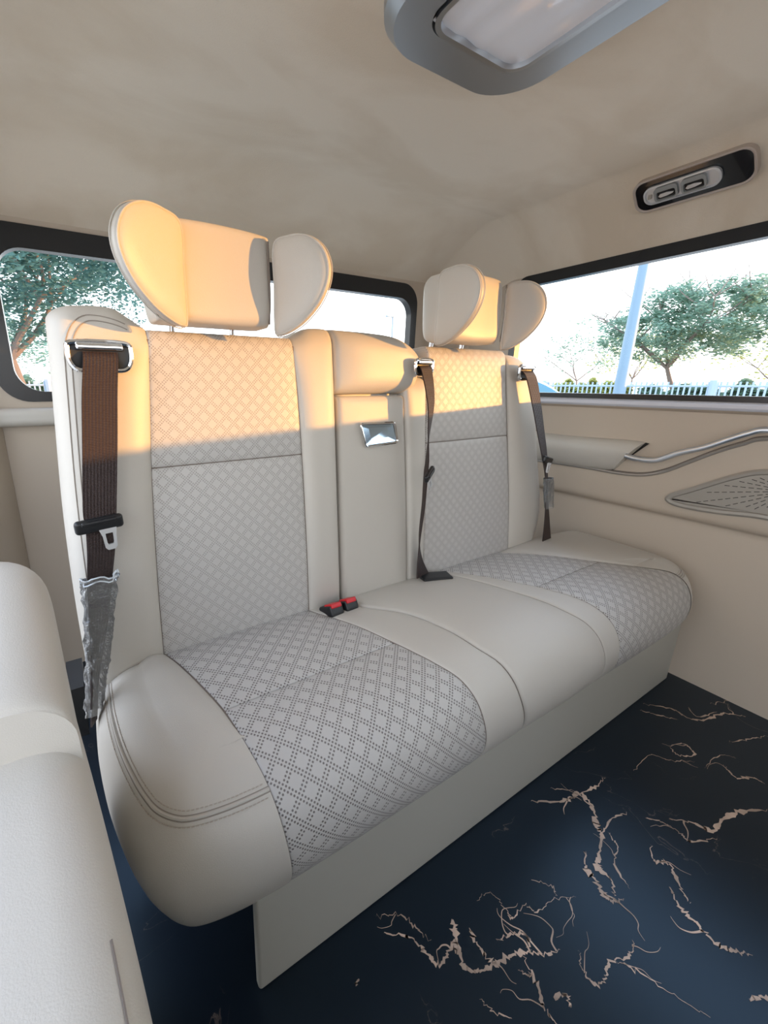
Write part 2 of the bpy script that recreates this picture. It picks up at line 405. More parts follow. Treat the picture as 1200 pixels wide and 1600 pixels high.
VE = [([(600, 1458), (640, 1465), (665, 1488), (685, 1508), (700, 1490), (712, 1470), (724, 1508), (745, 1518), (772, 1508), (795, 1495), (820, 1488), (850, 1492), (875, 1484)], .011),
      ([(706, 1436), (712, 1460), (711, 1490)], .014), ([(733, 1450), (745, 1475), (765, 1500), (775, 1506)], .007),
      ([(588, 1432), (625, 1430), (650, 1450), (672, 1470)], .004), ([(778, 1470), (800, 1460), (822, 1462), (828, 1485)], .007),
      ([(815, 1490), (840, 1540), (850, 1575), (870, 1600)], .006), ([(812, 1515), (826, 1525), (832, 1520)], .004), ([(866, 1560), (885, 1555), (892, 1575)], .008),
      ([(830, 1252), (880, 1252), (905, 1240), (925, 1260), (932, 1290), (940, 1305), (936, 1335), (934, 1355), (955, 1375), (960, 1400)], .012),
      ([(905, 1240), (930, 1230), (945, 1215)], .006), ([(940, 1305), (955, 1280), (980, 1270)], .006),
      ([(915, 1330), (915, 1355), (930, 1375), (945, 1400), (960, 1408), (975, 1405)], .012), ([(950, 1300), (965, 1325), (960, 1350), (985, 1390)], .004),
      ([(1008, 1278), (1035, 1285), (1060, 1300), (1080, 1315), (1120, 1310)], .006), ([(1045, 1280), (1080, 1285), (1112, 1298), (1130, 1280), (1160, 1268), (1200, 1266)], .013),
      ([(1016, 1320), (1022, 1345), (1045, 1350), (1062, 1385), (1078, 1412)], .006), ([(1048, 1388), (1060, 1415), (1085, 1440), (1120, 1475), (1150, 1487), (1175, 1492)], .013),
      ([(745, 1408), (765, 1395), (790, 1420), (800, 1435), (820, 1415), (840, 1425), (865, 1405), (900, 1402)], .0035),
      ([(905, 1485), (910, 1515), (930, 1538), (945, 1530), (952, 1505), (985, 1492), (988, 1470)], .005),
      ([(1005, 1100), (1050, 1108), (1075, 1122), (1100, 1125), (1130, 1115), (1165, 1120)], .010), ([(1075, 1105), (1090, 1120), (1120, 1112)], .006),
      ([(1045, 1165), (1070, 1163), (1085, 1180), (1060, 1180), (1047, 1168)], .005), ([(1130, 1195), (1150, 1215), (1175, 1215), (1195, 1225)], .006),
      ([(990, 1205), (1015, 1180), (1045, 1188), (1085, 1190)], .0035), ([(1170, 1560), (1200, 1558)], .008), ([(860, 1232), (900, 1236)], .004),
      ([(555, 1540), (560, 1530)], .006), ([(1110, 1100), (1150, 1095), (1180, 1110)], .006), ([(1000, 1110), (1030, 1118), (1060, 1125)], .004),
      ([(1140, 1160), (1170, 1155), (1200, 1150)], .004), ([(1100, 1200), (1125, 1180), (1150, 1185)], .003), ([(830, 1375), (862, 1385), (868, 1400)], .004),
      ([(960, 1500), (1000, 1520), (1060, 1560), (1110, 1590)], .003), ([(750, 1560), (770, 1580), (800, 1592)], .004)]
for i, (p, w_) in enumerate(VE): vein(p, w_, i)
st(fl.build('floor', [MARBLE, VEIN], merge=False, smooth=False))

# ceiling: flat with coves running down to the walls
def cz(x, y):
    def cove(d, w, h):
        if d >= w: return 0
        k = 1-d/w; return h*(k**1.35)
    return ZC-cove(XW-x, .20, .19)-cove(YW-y, .30, .17)-cove(x-XL, .20, .19)
xs = [XL+(XW-XL)*k/16 for k in range(17)]; xs = sorted(set([XL+.2*k/14 for k in range(15)]+[XL+.2+(XW-.2-XL-.2)*k/14 for k in range(15)]+[XW-.2+.2*k/16 for k in range(17)]))
ys = sorted(set([-2.4+(YW-.3+2.4)*k/16 for k in range(17)]+[YW-.3+.3*k/18 for k in range(19)]))
b = MB(); b.grid([[(x, y, max(1.40, cz(x, y))) for x in xs] for y in ys]); b.grid([[(x, y, 1.70) for x in xs] for y in reversed(ys)])
for e_ in (ys[0], ys[-1]): b.grid([[(x, e_, max(1.40, cz(x, e_))) for x in xs], [(x, e_, 1.70) for x in xs]])
for e_ in (xs[0], xs[-1]): b.grid([[(e_, y, max(1.40, cz(e_, y))) for y in ys], [(e_, y, 1.70) for y in ys]])
st(b.build('ceiling', SUEDE))

# rear wall with the long rear window
PR = lambda a, c, d: V((a, YW+d, c))
RW = (-.175, 1.475, .945, 1.435)
b = holed_wall(PR, (XL-.05, XW+.05, 0.0, 1.50), RW, .085, .05, None)
st(b.build('wall_rear', WALL))
window('window_1', None, PR, RW, .085, (.05, .035, .030, .062), .02, RUBBER)
# right wall: panel profile below the sill, opening above
PS = lambda a, c, d: V((XW+d, a, c))
SW = (-1.6, 1.235, .945, 1.432)
b = holed_wall(PS, (-2.4, YW+.05, .915, 1.50), SW, .05, .05, None)
rw = b.build('wall_right', WALL); st(rw)
window('window_2', None, PS, SW, .05, (.03, .03, .018, .040), .02, RUBBER)
prof = [(XW+.012, .945), (XW-.012, .942), (XW-.022, .936), (XW-.024, .926), (XW-.016, .918), (XW-.006, .912), (XW, .90), (XW, .80), (XW, .66), (XW+.001, .60), (XW+.004, .575), (XW+.012, .562), (XW+.022, .556), (XW+.028, .545), (XW+.026, .5), (XW+.016, .3), (XW+.0, 0)]
prof = spline([V((x, 0, z)) for x, z in prof], 3)
yy = [-2.4+3.95*k/30 for k in range(31)]
b = MB(); b.grid([[V((p.x, y, p.z)) for y in yy] for p in prof]); b.grid([[V((XW+.06, y, p.z)) for y in yy] for p in reversed(prof)])
b.build('door_panel', WALL, rw)
b = MB(); sl = [(XW+.012, .947), (XW-.014, .944), (XW-.024, .938), (XW-.027, .928), (XW-.022, .921), (XW-.010, .917)]
b.grid([[V((x, y, z)) for y in yy] for x, z in sl]); b.build('sill_strip', mat('sky_sheen_sill_plastic', (.66, .68, .76), .25), rw)  # lavender tint stands in for sky reflected on the satin sill
# left wall (behind the bench, the front part is the open sliding door)
PLf = lambda a, c, d: V((XL-d, a, c))
LW = (1.20, 1.48, .80, 1.40)
st(holed_wall(PLf, (1.15, YW+.05, 0, 1.50), LW, .06, .05, None).build('wall_left', WALL))
window('window_3', None, PLf, LW, .06, (.03, .03, .02, .03), .02, RUBBER)
# unseen walls behind the camera, added to darken chair and skirt: low bulkhead with the windscreen opening above, and the closed part of the left side
b = MB(); b.box((XL-.05, -2.45, 0), (XW+.05, -2.40, .95)); b.box((XL-.05, -2.45, 1.45), (XW+.05, -2.40, 1.66)); st(b.build('shade_wall_front', WALL, smooth=False))
b = MB(); b.box((XL-.05, -2.40, 0), (XL, -.55, .95)); b.box((XL-.05, -2.40, 1.43), (XL, 1.15, 1.66)); st(b.build('shade_wall_left', WALL, smooth=False))
# rounded corner pillars
b = MB(); rows = []
for z in (0, .3, .56, .9, 1.1, 1.3, 1.5):
    row = []
    for k in range(13):
        t = math.pi/2*k/12; R = .09; row.append(V((XW-R+R*math.sin(t)-.002, YW-R+R*math.cos(t)-.002, z)))
    rows.append([V((XW-.09, YW+.01, z))]+row+[V((XW+.01, YW-.09, z))])
b.grid(rows); st(b.build('trim_1', WALL))
b = MB(); rows = []
for z in (0, .3, .60, .9, .935):
    rows.append([V((XL+.12*k/8, YW-.004-.10*(1-(k/8)**2)**.5*1, z)) for k in range(9)])
b.grid(rows); st(b.build('trim_2', WALL))
# padded ledge below the rear window
b = MB(); b.rbox(((XL+XW)/2, YW-.015, .90), (XW-XL, .05, .055), .02); st(b.build('trim_3', LEATH))

# ================================================================== BENCH
bench = thing('bench_seat', 'long cream leather three-seat bench with perforated panels and winged headrests across the van', 'seat')
# skirt board
b = MB(); b.rbox(((.152+1.70)/2, .437, .112), (1.70-.152, .018, .222), .006)
b.build('skirt_panel', SKIRT, bench)
# ---- cushions
prof = [(.82, .440), (.75, .448), (.68, .451), (.60, .450), (.54, .448), (.50, .444), (.465, .434), (.435, .416), (.412, .390), (.399, .355), (.396, .315), (.404, .27), (.428, .215)]
CP = spline([V((0, y, z)) for y, z in prof], 10)
CL = [0]
for i in range(1, len(CP)): CL.append(CL[-1]+(CP[i]-CP[i-1]).length)
def cpos(t):
    t = max(0, min(CL[-1]-1e-6, t))
    lo, hi = 0, len(CL)-1
    while hi-lo > 1:
        mid = (lo+hi)//2
        if CL[mid] <= t: lo = mid
        else: hi = mid
    u = (t-CL[lo])/(CL[hi]-CL[lo]); return CP[lo].lerp(CP[hi], u), (CP[hi]-CP[lo]).normalized()
def cmap(s, t):
    p, d = cpos(t); return V((s, p.y, p.z)), V((0, d.z, -d.y)).normalized()*(1)
if cmap(0, .1)[1].z < 0:
    _c = cmap
    def cmap(s, t):
        p, n = _c(s, t); return p, -n
def t_of_y(y): return min(range(len(CP)), key=lambda i: abs(CP[i].y-y) if CL[i] < .44 else 9)
TY = lambda y: CL[min((i for i in range(len(CP)) if CP[i].z > .36), key=lambda i: abs(CP[i].y-y))]
TZ = lambda z: CL[min((i for i in range(len(CP)) if CP[i].y < .46), key=lambda i: abs(CP[i].z-z))]
TE = CL[-1]
def seamf(pts_y, pts_z): return pl([(TY(y), x) for x, y in pts_y]+[(TZ(z), x) for x, z in pts_z])
S1 = seamf([(.108, .82), (.127, .76), (.152, .66), (.167, .585), (.176, .50)], [(.184, .425), (.193, .36), (.202, .29), (.212, .215)])
S2 = seamf([(.462, .82), (.478, .775), (.525, .67), (.554, .596), (.588, .50)], [(.615, .425), (.632, .36), (.648, .29), (.665, .215)])
S3 = seamf([(.568, .82), (.590, .745), (.665, .655), (.700, .56), (.712, .49)], [(.733, .425), (.752, .36), (.780, .29), (.812, .215)])
S4 = seamf([(.905, .82), (.918, .785), (.965, .67), (1.015, .54), (1.035, .48)], [(1.060, .42), (1.085, .36), (1.110, .29), (1.14, .215)])
S5 = seamf([(.930, .82), (.946, .785), (1.03, .655), (1.081, .58), (1.121, .50)], [(1.145, .425), (1.162, .36), (1.18, .29), (1.205, .215)])
S6 = seamf([(1.19, .82), (1.233, .785), (1.33, .68), (1.412, .587), (1.50, .50)], [(1.585, .425), (1.605, .36), (1.612, .29), (1.615, .215)])
TC = TY(.584)
E0 = (.012, .014); EG = (.0045, .007)
def cushion_panel(name, m, L, R, t0, t1, e, parent, puff=.004, **k):
    return panel(cmap, L, R, t0, t1, e, puff=puff, thick=.05, **k).build(name, m, parent)
BASEM = LEATH
core = MB(); core.rbox((.44, .63, .32), (.60, .34, .19), .02); lc = core.build('seat_cushion', BASEM, bench)
ED = dict(l=EG, r=EG, b=(.012, .02), t=(.006, .008))
def e(**k): d = dict(ED); d.update(k); return d
cushion_panel('perforated_panel', PERF, S1, S2, 0, TC, e(t=(.004, .012)), lc)
cushion_panel('perforated_panel', PERF, S1, S2, TC, TE, e(b=(.004, .012)), lc, puff=.006, nv=50)
cushion_panel('inner_bolster', LEATH, S2, S3, 0, TE, e(r=(.010, .012)), lc, nv=60, puff=.003)
core = MB(); core.rbox((.92, .62, .32), (.24, .34, .19), .02); mc = core.build('seat_cushion', BASEM, bench)
cushion_panel('cushion_top', LEATH, lambda t: S3(t)+.001, S4, 0, TE, e(l=(.010, .012)), mc, nv=60, puff=.007)
core = MB(); core.rbox((1.33, .63, .32), (.54, .34, .19), .02); rc = core.build('seat_cushion', BASEM, bench)
cushion_panel('inner_bolster', LEATH, S4, S5, 0, TE, e(), rc, nv=60, puff=.002)
cushion_panel('perforated_panel', PERF, S5, S6, 0, TC, e(t=(.004, .012)), rc)
cushion_panel('perforated_panel', PERF, S5, S6, TC, TE, e(b=(.004, .012)), rc, puff=.006, nv=50)
def end_bolster(SF, outline, name, parent, sgn, rb):
    """outer cushion end: plan outline from the back round the corner to the front seam; each outline point drops a rounded profile"""
    out = spline([V((x, y, 0)) for x, y in outline], 8); n = len(out)
    # profile offsets (inset from outline, z) matching the cushion nose
    pf = [(q.y-.396, q.z) for q in CP if q.y < .52]
    pf = pf[::3]+[pf[-1]]
    rows = []; uvs = []
    # running length for matching seam positions
    cl = [0]
    for i in range(1, n): cl.append(cl[-1]+(out[i]-out[i-1]).length)
    ntop = 14
    for i, p in enumerate(out):
        d = (out[min(n-1, i+1)]-out[max(0, i-1)]).normalized(); nrm = V((d.y, -d.x, 0)) if sgn > 0 else V((-d.y, d.x, 0))  # inward
        f = cl[i]/cl[-1]
        row = []
        side = [p+nrm*max(0, a)*(.75 if f < .6 else .75+.25*(f-.6)/.4) for a, z in pf]
        # the front end of the bolster lies exactly on the seam
        y_s = .82+(.52-.82)*min(1, f*1.0)
        t_s = TY(.82)+(TY(.515)-TY(.82))*f; ps = cmap(SF(t_s), t_s)[0]
        st_ = side[0]
        for k in range(ntop):
            u = k/ntop; q = ps.lerp(V((st_.x, st_.y, pf[0][1])), u); q.z += .012*math.sin(math.pi*u)*(1-f**3)*1.0
            q.z -= qc(u*(st_-ps).length, (.0045, .007))
            if f < .08: q.z -= .012*(1-f/.08)**2
            row.append(q)
        for (a, z), q in zip(pf, side):
            zz = z
            if f > .72:
                k = (f-.72)/.28; k = k*k*(3-2*k)
                t_ = TZ(z) if z < .40 else TY(a+.396)
                q = q.lerp(V((SF(t_), a+.396, 0)), k)
            if f < .08: zz -= .012*(1-f/.08)**2*(1 if z > .4 else 0)
            row.append(V((q.x, q.y, zz)))
        low = row[-1]
        row.append(low+nrm*.008+V((0, 0, -.005))); row.append(low+nrm*.022+V((0, 0, -.004)))
        rows.append(row)
    b = MB().grid(rows)
    o = b.build(name, LEATH, parent, angle=50)
    return rows, o
OUTL = [(-.034, .82), (-.036, .76), (-.036, .70), (-.031, .63), (-.022, .57), (-.008, .51), (.012, .462), (.045, .427), (.09, .407), (.15, .398), (.19, .396)]
rowsL, _ = end_bolster(S1, OUTL, 'outer_bolster', lc, -1, .05)
OUTR = [(1.742, .82), (1.744, .76), (1.744, .70), (1.742, .63), (1.738, .57), (1.73, .51), (1.715, .462), (1.69, .427), (1.66, .407), (1.63, .398), (1.60, .396)]
rowsR, _ = end_bolster(S6, OUTR, 'outer_bolster', rc, 1, .05)
def seam_line(f, t0, t1, r=.0016, n=60, mapf=cmap, drop=.003, vertical=True):
    return [mapf(f(t0+(t1-t0)*k/n), t0+(t1-t0)*k/n)[0]-mapf(f(t0), t0+(t1-t0)*k/n)[1]*drop for k in range(n+1)]
b = MB()
for f in (S1, S2): b.tube(seam_line(f, .01, TE), .0016, 6)
b.build('seam', SEAM, lc)
b = MB(); b.tube([p-V((0, 0, .002)) for p in seam_line(S3, .01, TE, drop=.006)], .003, 6); b.build('seam', SEAM, mc)
b = MB()
for f in (S4, S5, S6): b.tube(seam_line(f, .01, TE), .0016, 6)
b.build('seam', SEAM, rc)
# piping and twin stitching that run round the outer bolsters
def welt(rows, parent):
    j = 14+8
    b = MB(); n0 = 3
    P = [r[j] for r in rows[n0:]]; up = [(r[j-1]-r[j]).normalized() for r in rows[n0:]]
    def nrm(i): 
        r = rows[n0+i]; a = r[j+1]-r[j-1]; bb = (P[min(len(P)-1, i+1)]-P[max(0, i-1)]); q = a.cross(bb).normalized(); return q if q.z > 0 else -q
    N = [nrm(i) for i in range(len(P))]
    b.tube([p+n*.0004 for p, n in zip(P, N)], .0022, 6); b.build('piping', LEATH, parent)
    b = MB(); b.tube([p+u*.0036-n*.0004 for p, u, n in zip(P, up, N)], .001, 5); b.tube([p-u*.0036-n*.0004 for p, u, n in zip(P, up, N)], .001, 5)
    b.build('seam', SEAMS, parent)
    s_ = MB()
    for off in (.009, -.010):
        Q = [p+u*off for p, u in zip(P, up)]
        L = [0]
        for i in range(1, len(Q)): L.append(L[-1]+(Q[i]-Q[i-1]).length)
        def at(d):
            for i in range(1, len(Q)):
                if L[i] >= d: return Q[i-1].lerp(Q[i], (d-L[i-1])/(L[i]-L[i-1]))+N[i]*.0006
            return Q[-1]
        d = .004
        while d < L[-1]-.006:
            s_.tube([at(d), at(d+.0042)], .0009, 5); d += .0062
    s_.build('stitching', THREAD, parent)
welt(rowsL, lc); welt(rowsR, rc)

# ---- backrest
def by(z): return .808+(z-.45)*.085
def bmap(s, t):
    return V((s, by(t), t)), V((0, -1, .085)).normalized()
def bcore(x0, x1, z1):
    c = MB(); zc = (.33+z1)/2; c.rbox(((x0+x1)/2, by(zc)+.075, zc), (x1-x0, .09, z1-.33), .03, M=Matrix.Rotation(-.085, 3, 'X')); return c.build('backrest', LEATH, bench)
B1 = pl([(.40, .108), (.6, .114), (.85, .128), (1.0, .141), (1.11, .150)])
B2 = pl([(.40, .468), (.6, .470), (.85, .468), (1.0, .463), (1.11, .455)])
B3 = pl([(.40, .568), (.7, .566), (1.12, .566)])
OUT_L = pl([(.40, -.036), (.6, -.038), (.8, -.034), (1.0, -.022), (1.06, -.018), (1.14, -.014)])
ztop = pl([(-.03, 1.095), (-.012, 1.122), (.01, 1.133), (.05, 1.138), (.095, 1.137), (.118, 1.124), (.15, 1.103)])
lb = bcore(-.015, .55, 1.09)
OE = dict(l=(.045, .045), r=EG, b=(.01, .01), t=(.035, .045))
panel(bmap, OUT_L, B1, .40, ztop, OE, puff=.020, thick=.10, nv=60).build('outer_bolster', LEATH, lb)
PE = dict(l=EG, r=EG, b=(.006, .01), t=(.02, .03))
ZS = .838
panel(bmap, B1, B2, .40, ZS, dict(PE, t=(.004, .010)), puff=.004, thick=.05).build('perforated_panel', PERFB, lb)
panel(bmap, B1, B2, ZS, 1.10, dict(PE, b=(.004, .010)), puff=.006, thick=.08).build('perforated_panel', PERFB, lb)
zt2 = pl([(.45, 1.098), (.475, 1.112), (.50, 1.124), (.53, 1.128), (.566, 1.128)])
panel(bmap, B2, B3, .40, zt2, dict(OE, l=EG, r=(.014, .016)), puff=.016, thick=.10, nv=60).build('inner_bolster', LEATH, lb)
b = MB()
for f in (B1, B2): b.tube([bmap(f(z), z)[0]-V((0, -.0035, 0)) for z in [.44+.64*k/30 for k in range(31)]], .0015, 6)
b.tube([bmap(B1(ZS)+(B2(ZS)-B1(ZS))*k/8, ZS)[0]+V((0, .003, 0)) for k in range(9)], .0015, 6)
b.build('seam', SEAM, lb)
# double stitched edge seam on the outer side of the left backrest
b = MB(); 
def lbs(x, z):
    L_, R_, T_ = OUT_L(z), B1(z), ztop(x); u = (x-L_)/(R_-L_); v = (z-.40)/(T_-.40)
    P, N = bmap(x, z); return P+N*(.020*(1-(2*u-1)**4)*(1-(2*v-1)**4)-qc(x-L_, (.045, .045))-qc(R_-x, EG)-qc(T_-z, (.035, .045))+.0006)
for off in (.026, .036):
    pts = [lbs(OUT_L(z)+off, z) for z in [.47+.56*k/30 for k in range(31)]]
    x0 = OUT_L(1.03)+off; rr0 = .066-(off-.026)
    for k in range(1, 13):
        t = math.pi/2*k/12; pts.append(lbs(x0+rr0*.75*(1-math.cos(t)), 1.03+(rr0+.020)*math.sin(t)))
    for k in range(1, 8): pts.append(lbs(x0+rr0*.75+.055*k/7, 1.03+rr0+.020-.012*(k/7)**2))
    b.tube(pts, .0010, 5)
b.build('stitching', SEAMS, lb)
# middle: fold-down armrest and head pad
mb_ = bcore(.58, .86, 1.09)
B4a = pl([(.40, .806), (.7, .800), (.97, .790), (1.12, .785)])
B4 = pl([(.40, .868), (.7, .868), (1.1, .872)])
ztm = pl([(.57, 1.128), (.70, 1.126), (.77, 1.120), (.81, 1.105), (.84, 1.085), (.868, 1.062)])
panel(bmap, lambda t: B3(t)+.001, pl([(.9, .805), (.975, .812), (1.0, .835), (1.05, .85), (1.13, .862)]), .975, ztm, dict(l=(.012, .014), r=(.03, .03), b=(.02, .02), t=(.035, .045)), puff=.020, thick=.10).build('top_pad', LEATH, mb_)
panel(bmap, lambda t: B3(t)+.008, B4a, .42, .970, dict(l=(.012, .012), r=(.012, .012), b=(.01, .02), t=(.012, .014)), puff=.006, thick=.06).build('armrest', LEATH, mb_)
panel(bmap, B4a, B4, .42, 1.02, dict(l=(.01, .010), r=(.01, .012), b=(.01, .02), t=(.03, .04)), puff=.010, thick=.09).build('side_bolster', LEATH, mb_)
# flap handle in the armrest
hp = MB()
HC = [ony(560, 662, .842), ony(613, 660, .842), ony(616, 690, .842), ony(567, 697, .842)]
HC = [V((p.x, by(p.z)-.013, p.z)) for p in HC]; cen = sum(HC, V())/4
loop = []
for i in range(4):
    a, c, d_ = HC[i-1], HC[i], HC[(i+1) % 4]; 
    for k in range(5):
        u = k/4; q1 = c+(a-c).normalized()*.008; q2 = c+(d_-c).normalized()*.008; loop.append(q1.lerp(c, u).lerp(c.lerp(q2, u), u))
hp.tube(loop, .0034, 8, closed=True)
hpo = hp.build('pull_handle', CHROME, mb_)
hq = MB(); ins = [cen+(p-cen)*.93+V((0, .002, 0)) for p in loop]; mid_ = [cen+(p-cen)*.55+V((0, .0045, .002)) for p in loop]
hq.grid([ins, mid_], closeu=True); hq.add(mid_, [tuple(range(len(mid_)))]); hq.build('finger_plate', mat('blue_reflection_plate', (.42, .56, .70), .1, metal=1), hpo)  # bluish reflection put into the chrome plate's own colour
# right backrest
B6 = pl([(.40, 1.275), (.6, 1.265), (.836, 1.235), (1.0, 1.215), (1.11, 1.205)])
OUT_R = pl([(.40, 1.43), (.46, 1.45), (.55, 1.455), (.75, 1.425), (.95, 1.385), (1.05, 1.365), (1.1, 1.355)])
ztr = pl([(1.18, 1.092), (1.25, 1.090), (1.30, 1.080), (1.335, 1.055), (1.36, 1.01), (1.38, .95)])
rb_ = bcore(.89, 1.36, 1.05)
panel(bmap, lambda t: B4(t)+.001, B6, .40, .836, dict(PE, t=(.004, .010)), puff=.004, thick=.05).build('perforated_panel', PERFB, rb_)
panel(bmap, lambda t: B4(t)+.001, B6, .836, 1.10, dict(PE, b=(.004, .010)), puff=.006, thick=.08).build('perforated_panel', PERFB, rb_)
zb = pl([(1.20, .40), (1.36, .41), (1.41, .44), (1.45, .50)])
panel(bmap, B6, OUT_R, zb, ztr, dict(l=EG, r=(.045, .045), b=(.01, .02), t=(.03, .04)), puff=.018, thick=.10, nv=60).build('outer_bolster', LEATH, rb_)
b = MB()
b.tube([bmap(B6(z), z)[0]+V((0, .0035, 0)) for z in [.44+.63*k/30 for k in range(31)]], .0015, 6)
b.tube([bmap(.872+(B6(.836)-.872)*k/8, .836)[0]+V((0, .003, 0)) for k in range(9)], .0015, 6)
b.build('seam', SEAM, rb_)
# plastic backing shell of the bench
b = MB(); b.rbox((.70, .955, .72), (1.36, .03, .70), .012); b.build('back_shell', SKIRT, bench)

# ---- winged headrests
WO = [(0, .072), (.030, .084), (.062, .080), (.088, .060), (.101, .030), (.100, -.002), (.085, -.036), (.058, -.066), (.030, -.084), (.008, -.090), (0, -.080), (0, 0)]
def wing(parent, hinge, dirx, diry, sx=1, name='wing'):
    a = V((dirx, diry, 0)).normalized(); n = V((a.y, -a.x, 0))
    if n.y > 0: n = -n                       # n points to the face the rider sees
    o = spline([V((p*sx, q, 0)) for p, q in WO], 6, closed=True)
    c = V((.048*sx, .0, 0)); TH = .030
    b = MB(); front = []; backr = []
    for k in (1, .985, .95, .88, .75, .5, .25, 0):
        pr = math.sqrt(max(0, 1-k**5))
        ring = [c+(p-c)*k for p in o]
        front.append([hinge+a*p.x+V((0, 0, p.y))+n*(TH*.42*pr-.0) for p in ring]); backr.append([hinge+a*p.x+V((0, 0, p.y))-n*(TH*.75*pr) for p in ring])
    b.grid(list(reversed(front))+backr[0:], closeu=True)
    w_ = b.build(name, LEATH, parent)
    s_ = MB(); ring = [c+(p-c)*.965 for p in o]
    s_.tube([hinge+a*p.x+V((0, 0, p.y))+n*(TH*.42*math.sqrt(1-.965**5)+.0006) for p in ring], .0017, 6, closed=True)
    ring = [c+(p-c)*1.004 for p in o]
    s_.tube([hinge+a*p.x+V((0, 0, p.y))-n*.008 for p in ring], .0011, 5, closed=True)
    return w_, s_
def headrest(cx, wings, hw=.116):
    b = MB(); nx, nz = 30, 24; fr = []; bk = []
    for j in range(nz+1):
        v = -1+2*j/nz; rf = []; rb2 = []
        for i in range(nx+1):
            u = -math.cos(math.pi*i/nx)
            # rounded rectangular pad, concave in the middle
            wz = 1.0; zt = 1.276-.006*u*u; zb_ = 1.106
            z = (zt+zb_)/2+(zt-zb_)/2*math.sin(v*math.pi/2)
            hx = hw*(1-.10*max(0, -v)**2)
            ev = 1-abs(math.sin(v*math.pi/2))**8; eu = 1-abs(u)**8
            yf = .782+(z-1.106)*.06; t = (ev*eu)**.5
            rf.append(V((cx+u*hx, yf+.028*(1-t)+.010*(1-u*u)*ev-.004, z))); rb2.append(V((cx+u*hx, yf+.125-.05*(1-t), z)))
        fr.append(rf); bk.append(list(reversed(rb2)))
    b.grid(fr); b.grid(bk)
    rim = lambda g, rv: ([q for q in (g[0] if not rv else list(reversed(g[0])))]+[r[-1] if not rv else r[0] for r in g[1:]]+[q for q in (list(reversed(g[-1])) if not rv else g[-1])][1:]+[r[0] if not rv else r[-1] for r in reversed(g[:-1])][:-1])
    b.grid([rim(fr, False), rim(bk, True)], closeu=True)
    pad = b.build('headrest', LEATH, bench)
    for sg, (hx_, dx_, dy_, sx_, hz_) in zip((-1, 1), wings):
        w_, s_ = wing(pad, V((cx+hx_, .786+.012*(hx_ < -.12), hz_)), dx_, dy_, sx_)
        s_.build('wing_piping', LEATH, pad)
        g = MB(); g.tube([V((cx+sg*.106, .789+.004*abs(k-5)/5, 1.112+.0145*k)) for k in range(11)], .0022, 6); g.build('seam', SEAM, pad)
    for sg in (-1, 1):
        b = MB(); b.cyl((cx+sg*.062, .90, 1.02), (cx+sg*.062, .885, 1.13), .0055, 12); b.build('post', CHROME, pad)
    return pad
headrest(.262, ((-.060, -.84, -.55, 1.32, 1.185), (.116, .60, -.80, 1.12, 1.180)))
headrest(.972, ((-.140, .02, -1, 1.22, 1.182), (.100, .72, -.70, 1.0, 1.180)), .101)

# ================================================================== SEAT BELTS
def ribbon(pts, name, parent, th=.0016, m=WEB):
    """pts: (x, y, z, width, yaw of the width direction in degrees)"""
    q = spline([V((p[0], p[1], p[2])) for p in pts], 8); n = len(q); N = len(pts)
    W = spline([V((p[3], math.radians(p[4]), 0)) for p in pts], 8)
    f = []; bk = []; uf = []; L = 0
    for i in range(n):
        if i: L += (q[i]-q[i-1]).length
        a = W[i].y; d = V((math.cos(a), math.sin(a), 0)); w_ = W[i].x; nn = V((math.sin(a), -math.cos(a), 0))
        f.append([q[i]+d*w_*(k/8-.5)+nn*th for k in range(9)]); bk.append([q[i]+d*w_*(k/8-.5)-nn*th for k in reversed(range(9))])
        uf.append([(w_*(k/8-.5), L) for k in range(9)])
    b = MB(); b.grid([r+s for r, s in zip(f, bk)], [r+list(reversed(r)) for r in uf], closeu=True)
    return b.build(name, m, parent)
def guide(parent, x0, x1, z0, z1, y, yaw=0):
    """chrome-rimmed belt outlet: rim, dark pocket and bar"""
    c = V(((x0+x1)/2, y, (z0+z1)/2)); M = Matrix.Rotation(math.radians(yaw), 3, 'Z')
    hw, hh = (x1-x0)/2, (z1-z0)/2
    lp = [c+M @ V((a, 0, bb)) for a, bb in [(-hw, hh*.5), (-hw*.88, hh), (0, hh*1.1), (hw*.88, hh), (hw, hh*.5), (hw*.97, -hh*.4), (hw*.72, -hh), (0, -hh), (-hw*.72, -hh), (-hw*.97, -hh*.4)]]
    b = MB(); b.tube(spline(lp, 6, closed=True), .0045, 8, closed=True); g = b.build('belt_guide', CHROME, parent)
    b = MB(); o = spline(lp, 6, closed=True)
    inr = [c+(p-c)*.80+V((0, .0025, 0)) for p in o]
    b.grid([o, inr], closeu=True); b.add(inr, [tuple(range(len(inr)))]); b.build('guide_pocket', BLACK, g)
    b = MB(); b.rbox(c+M @ V((0, -.003, hh*.72)), (hw*1.5, .012, .011), .004); b.build('guide_bar', CHROME, g)
    return g
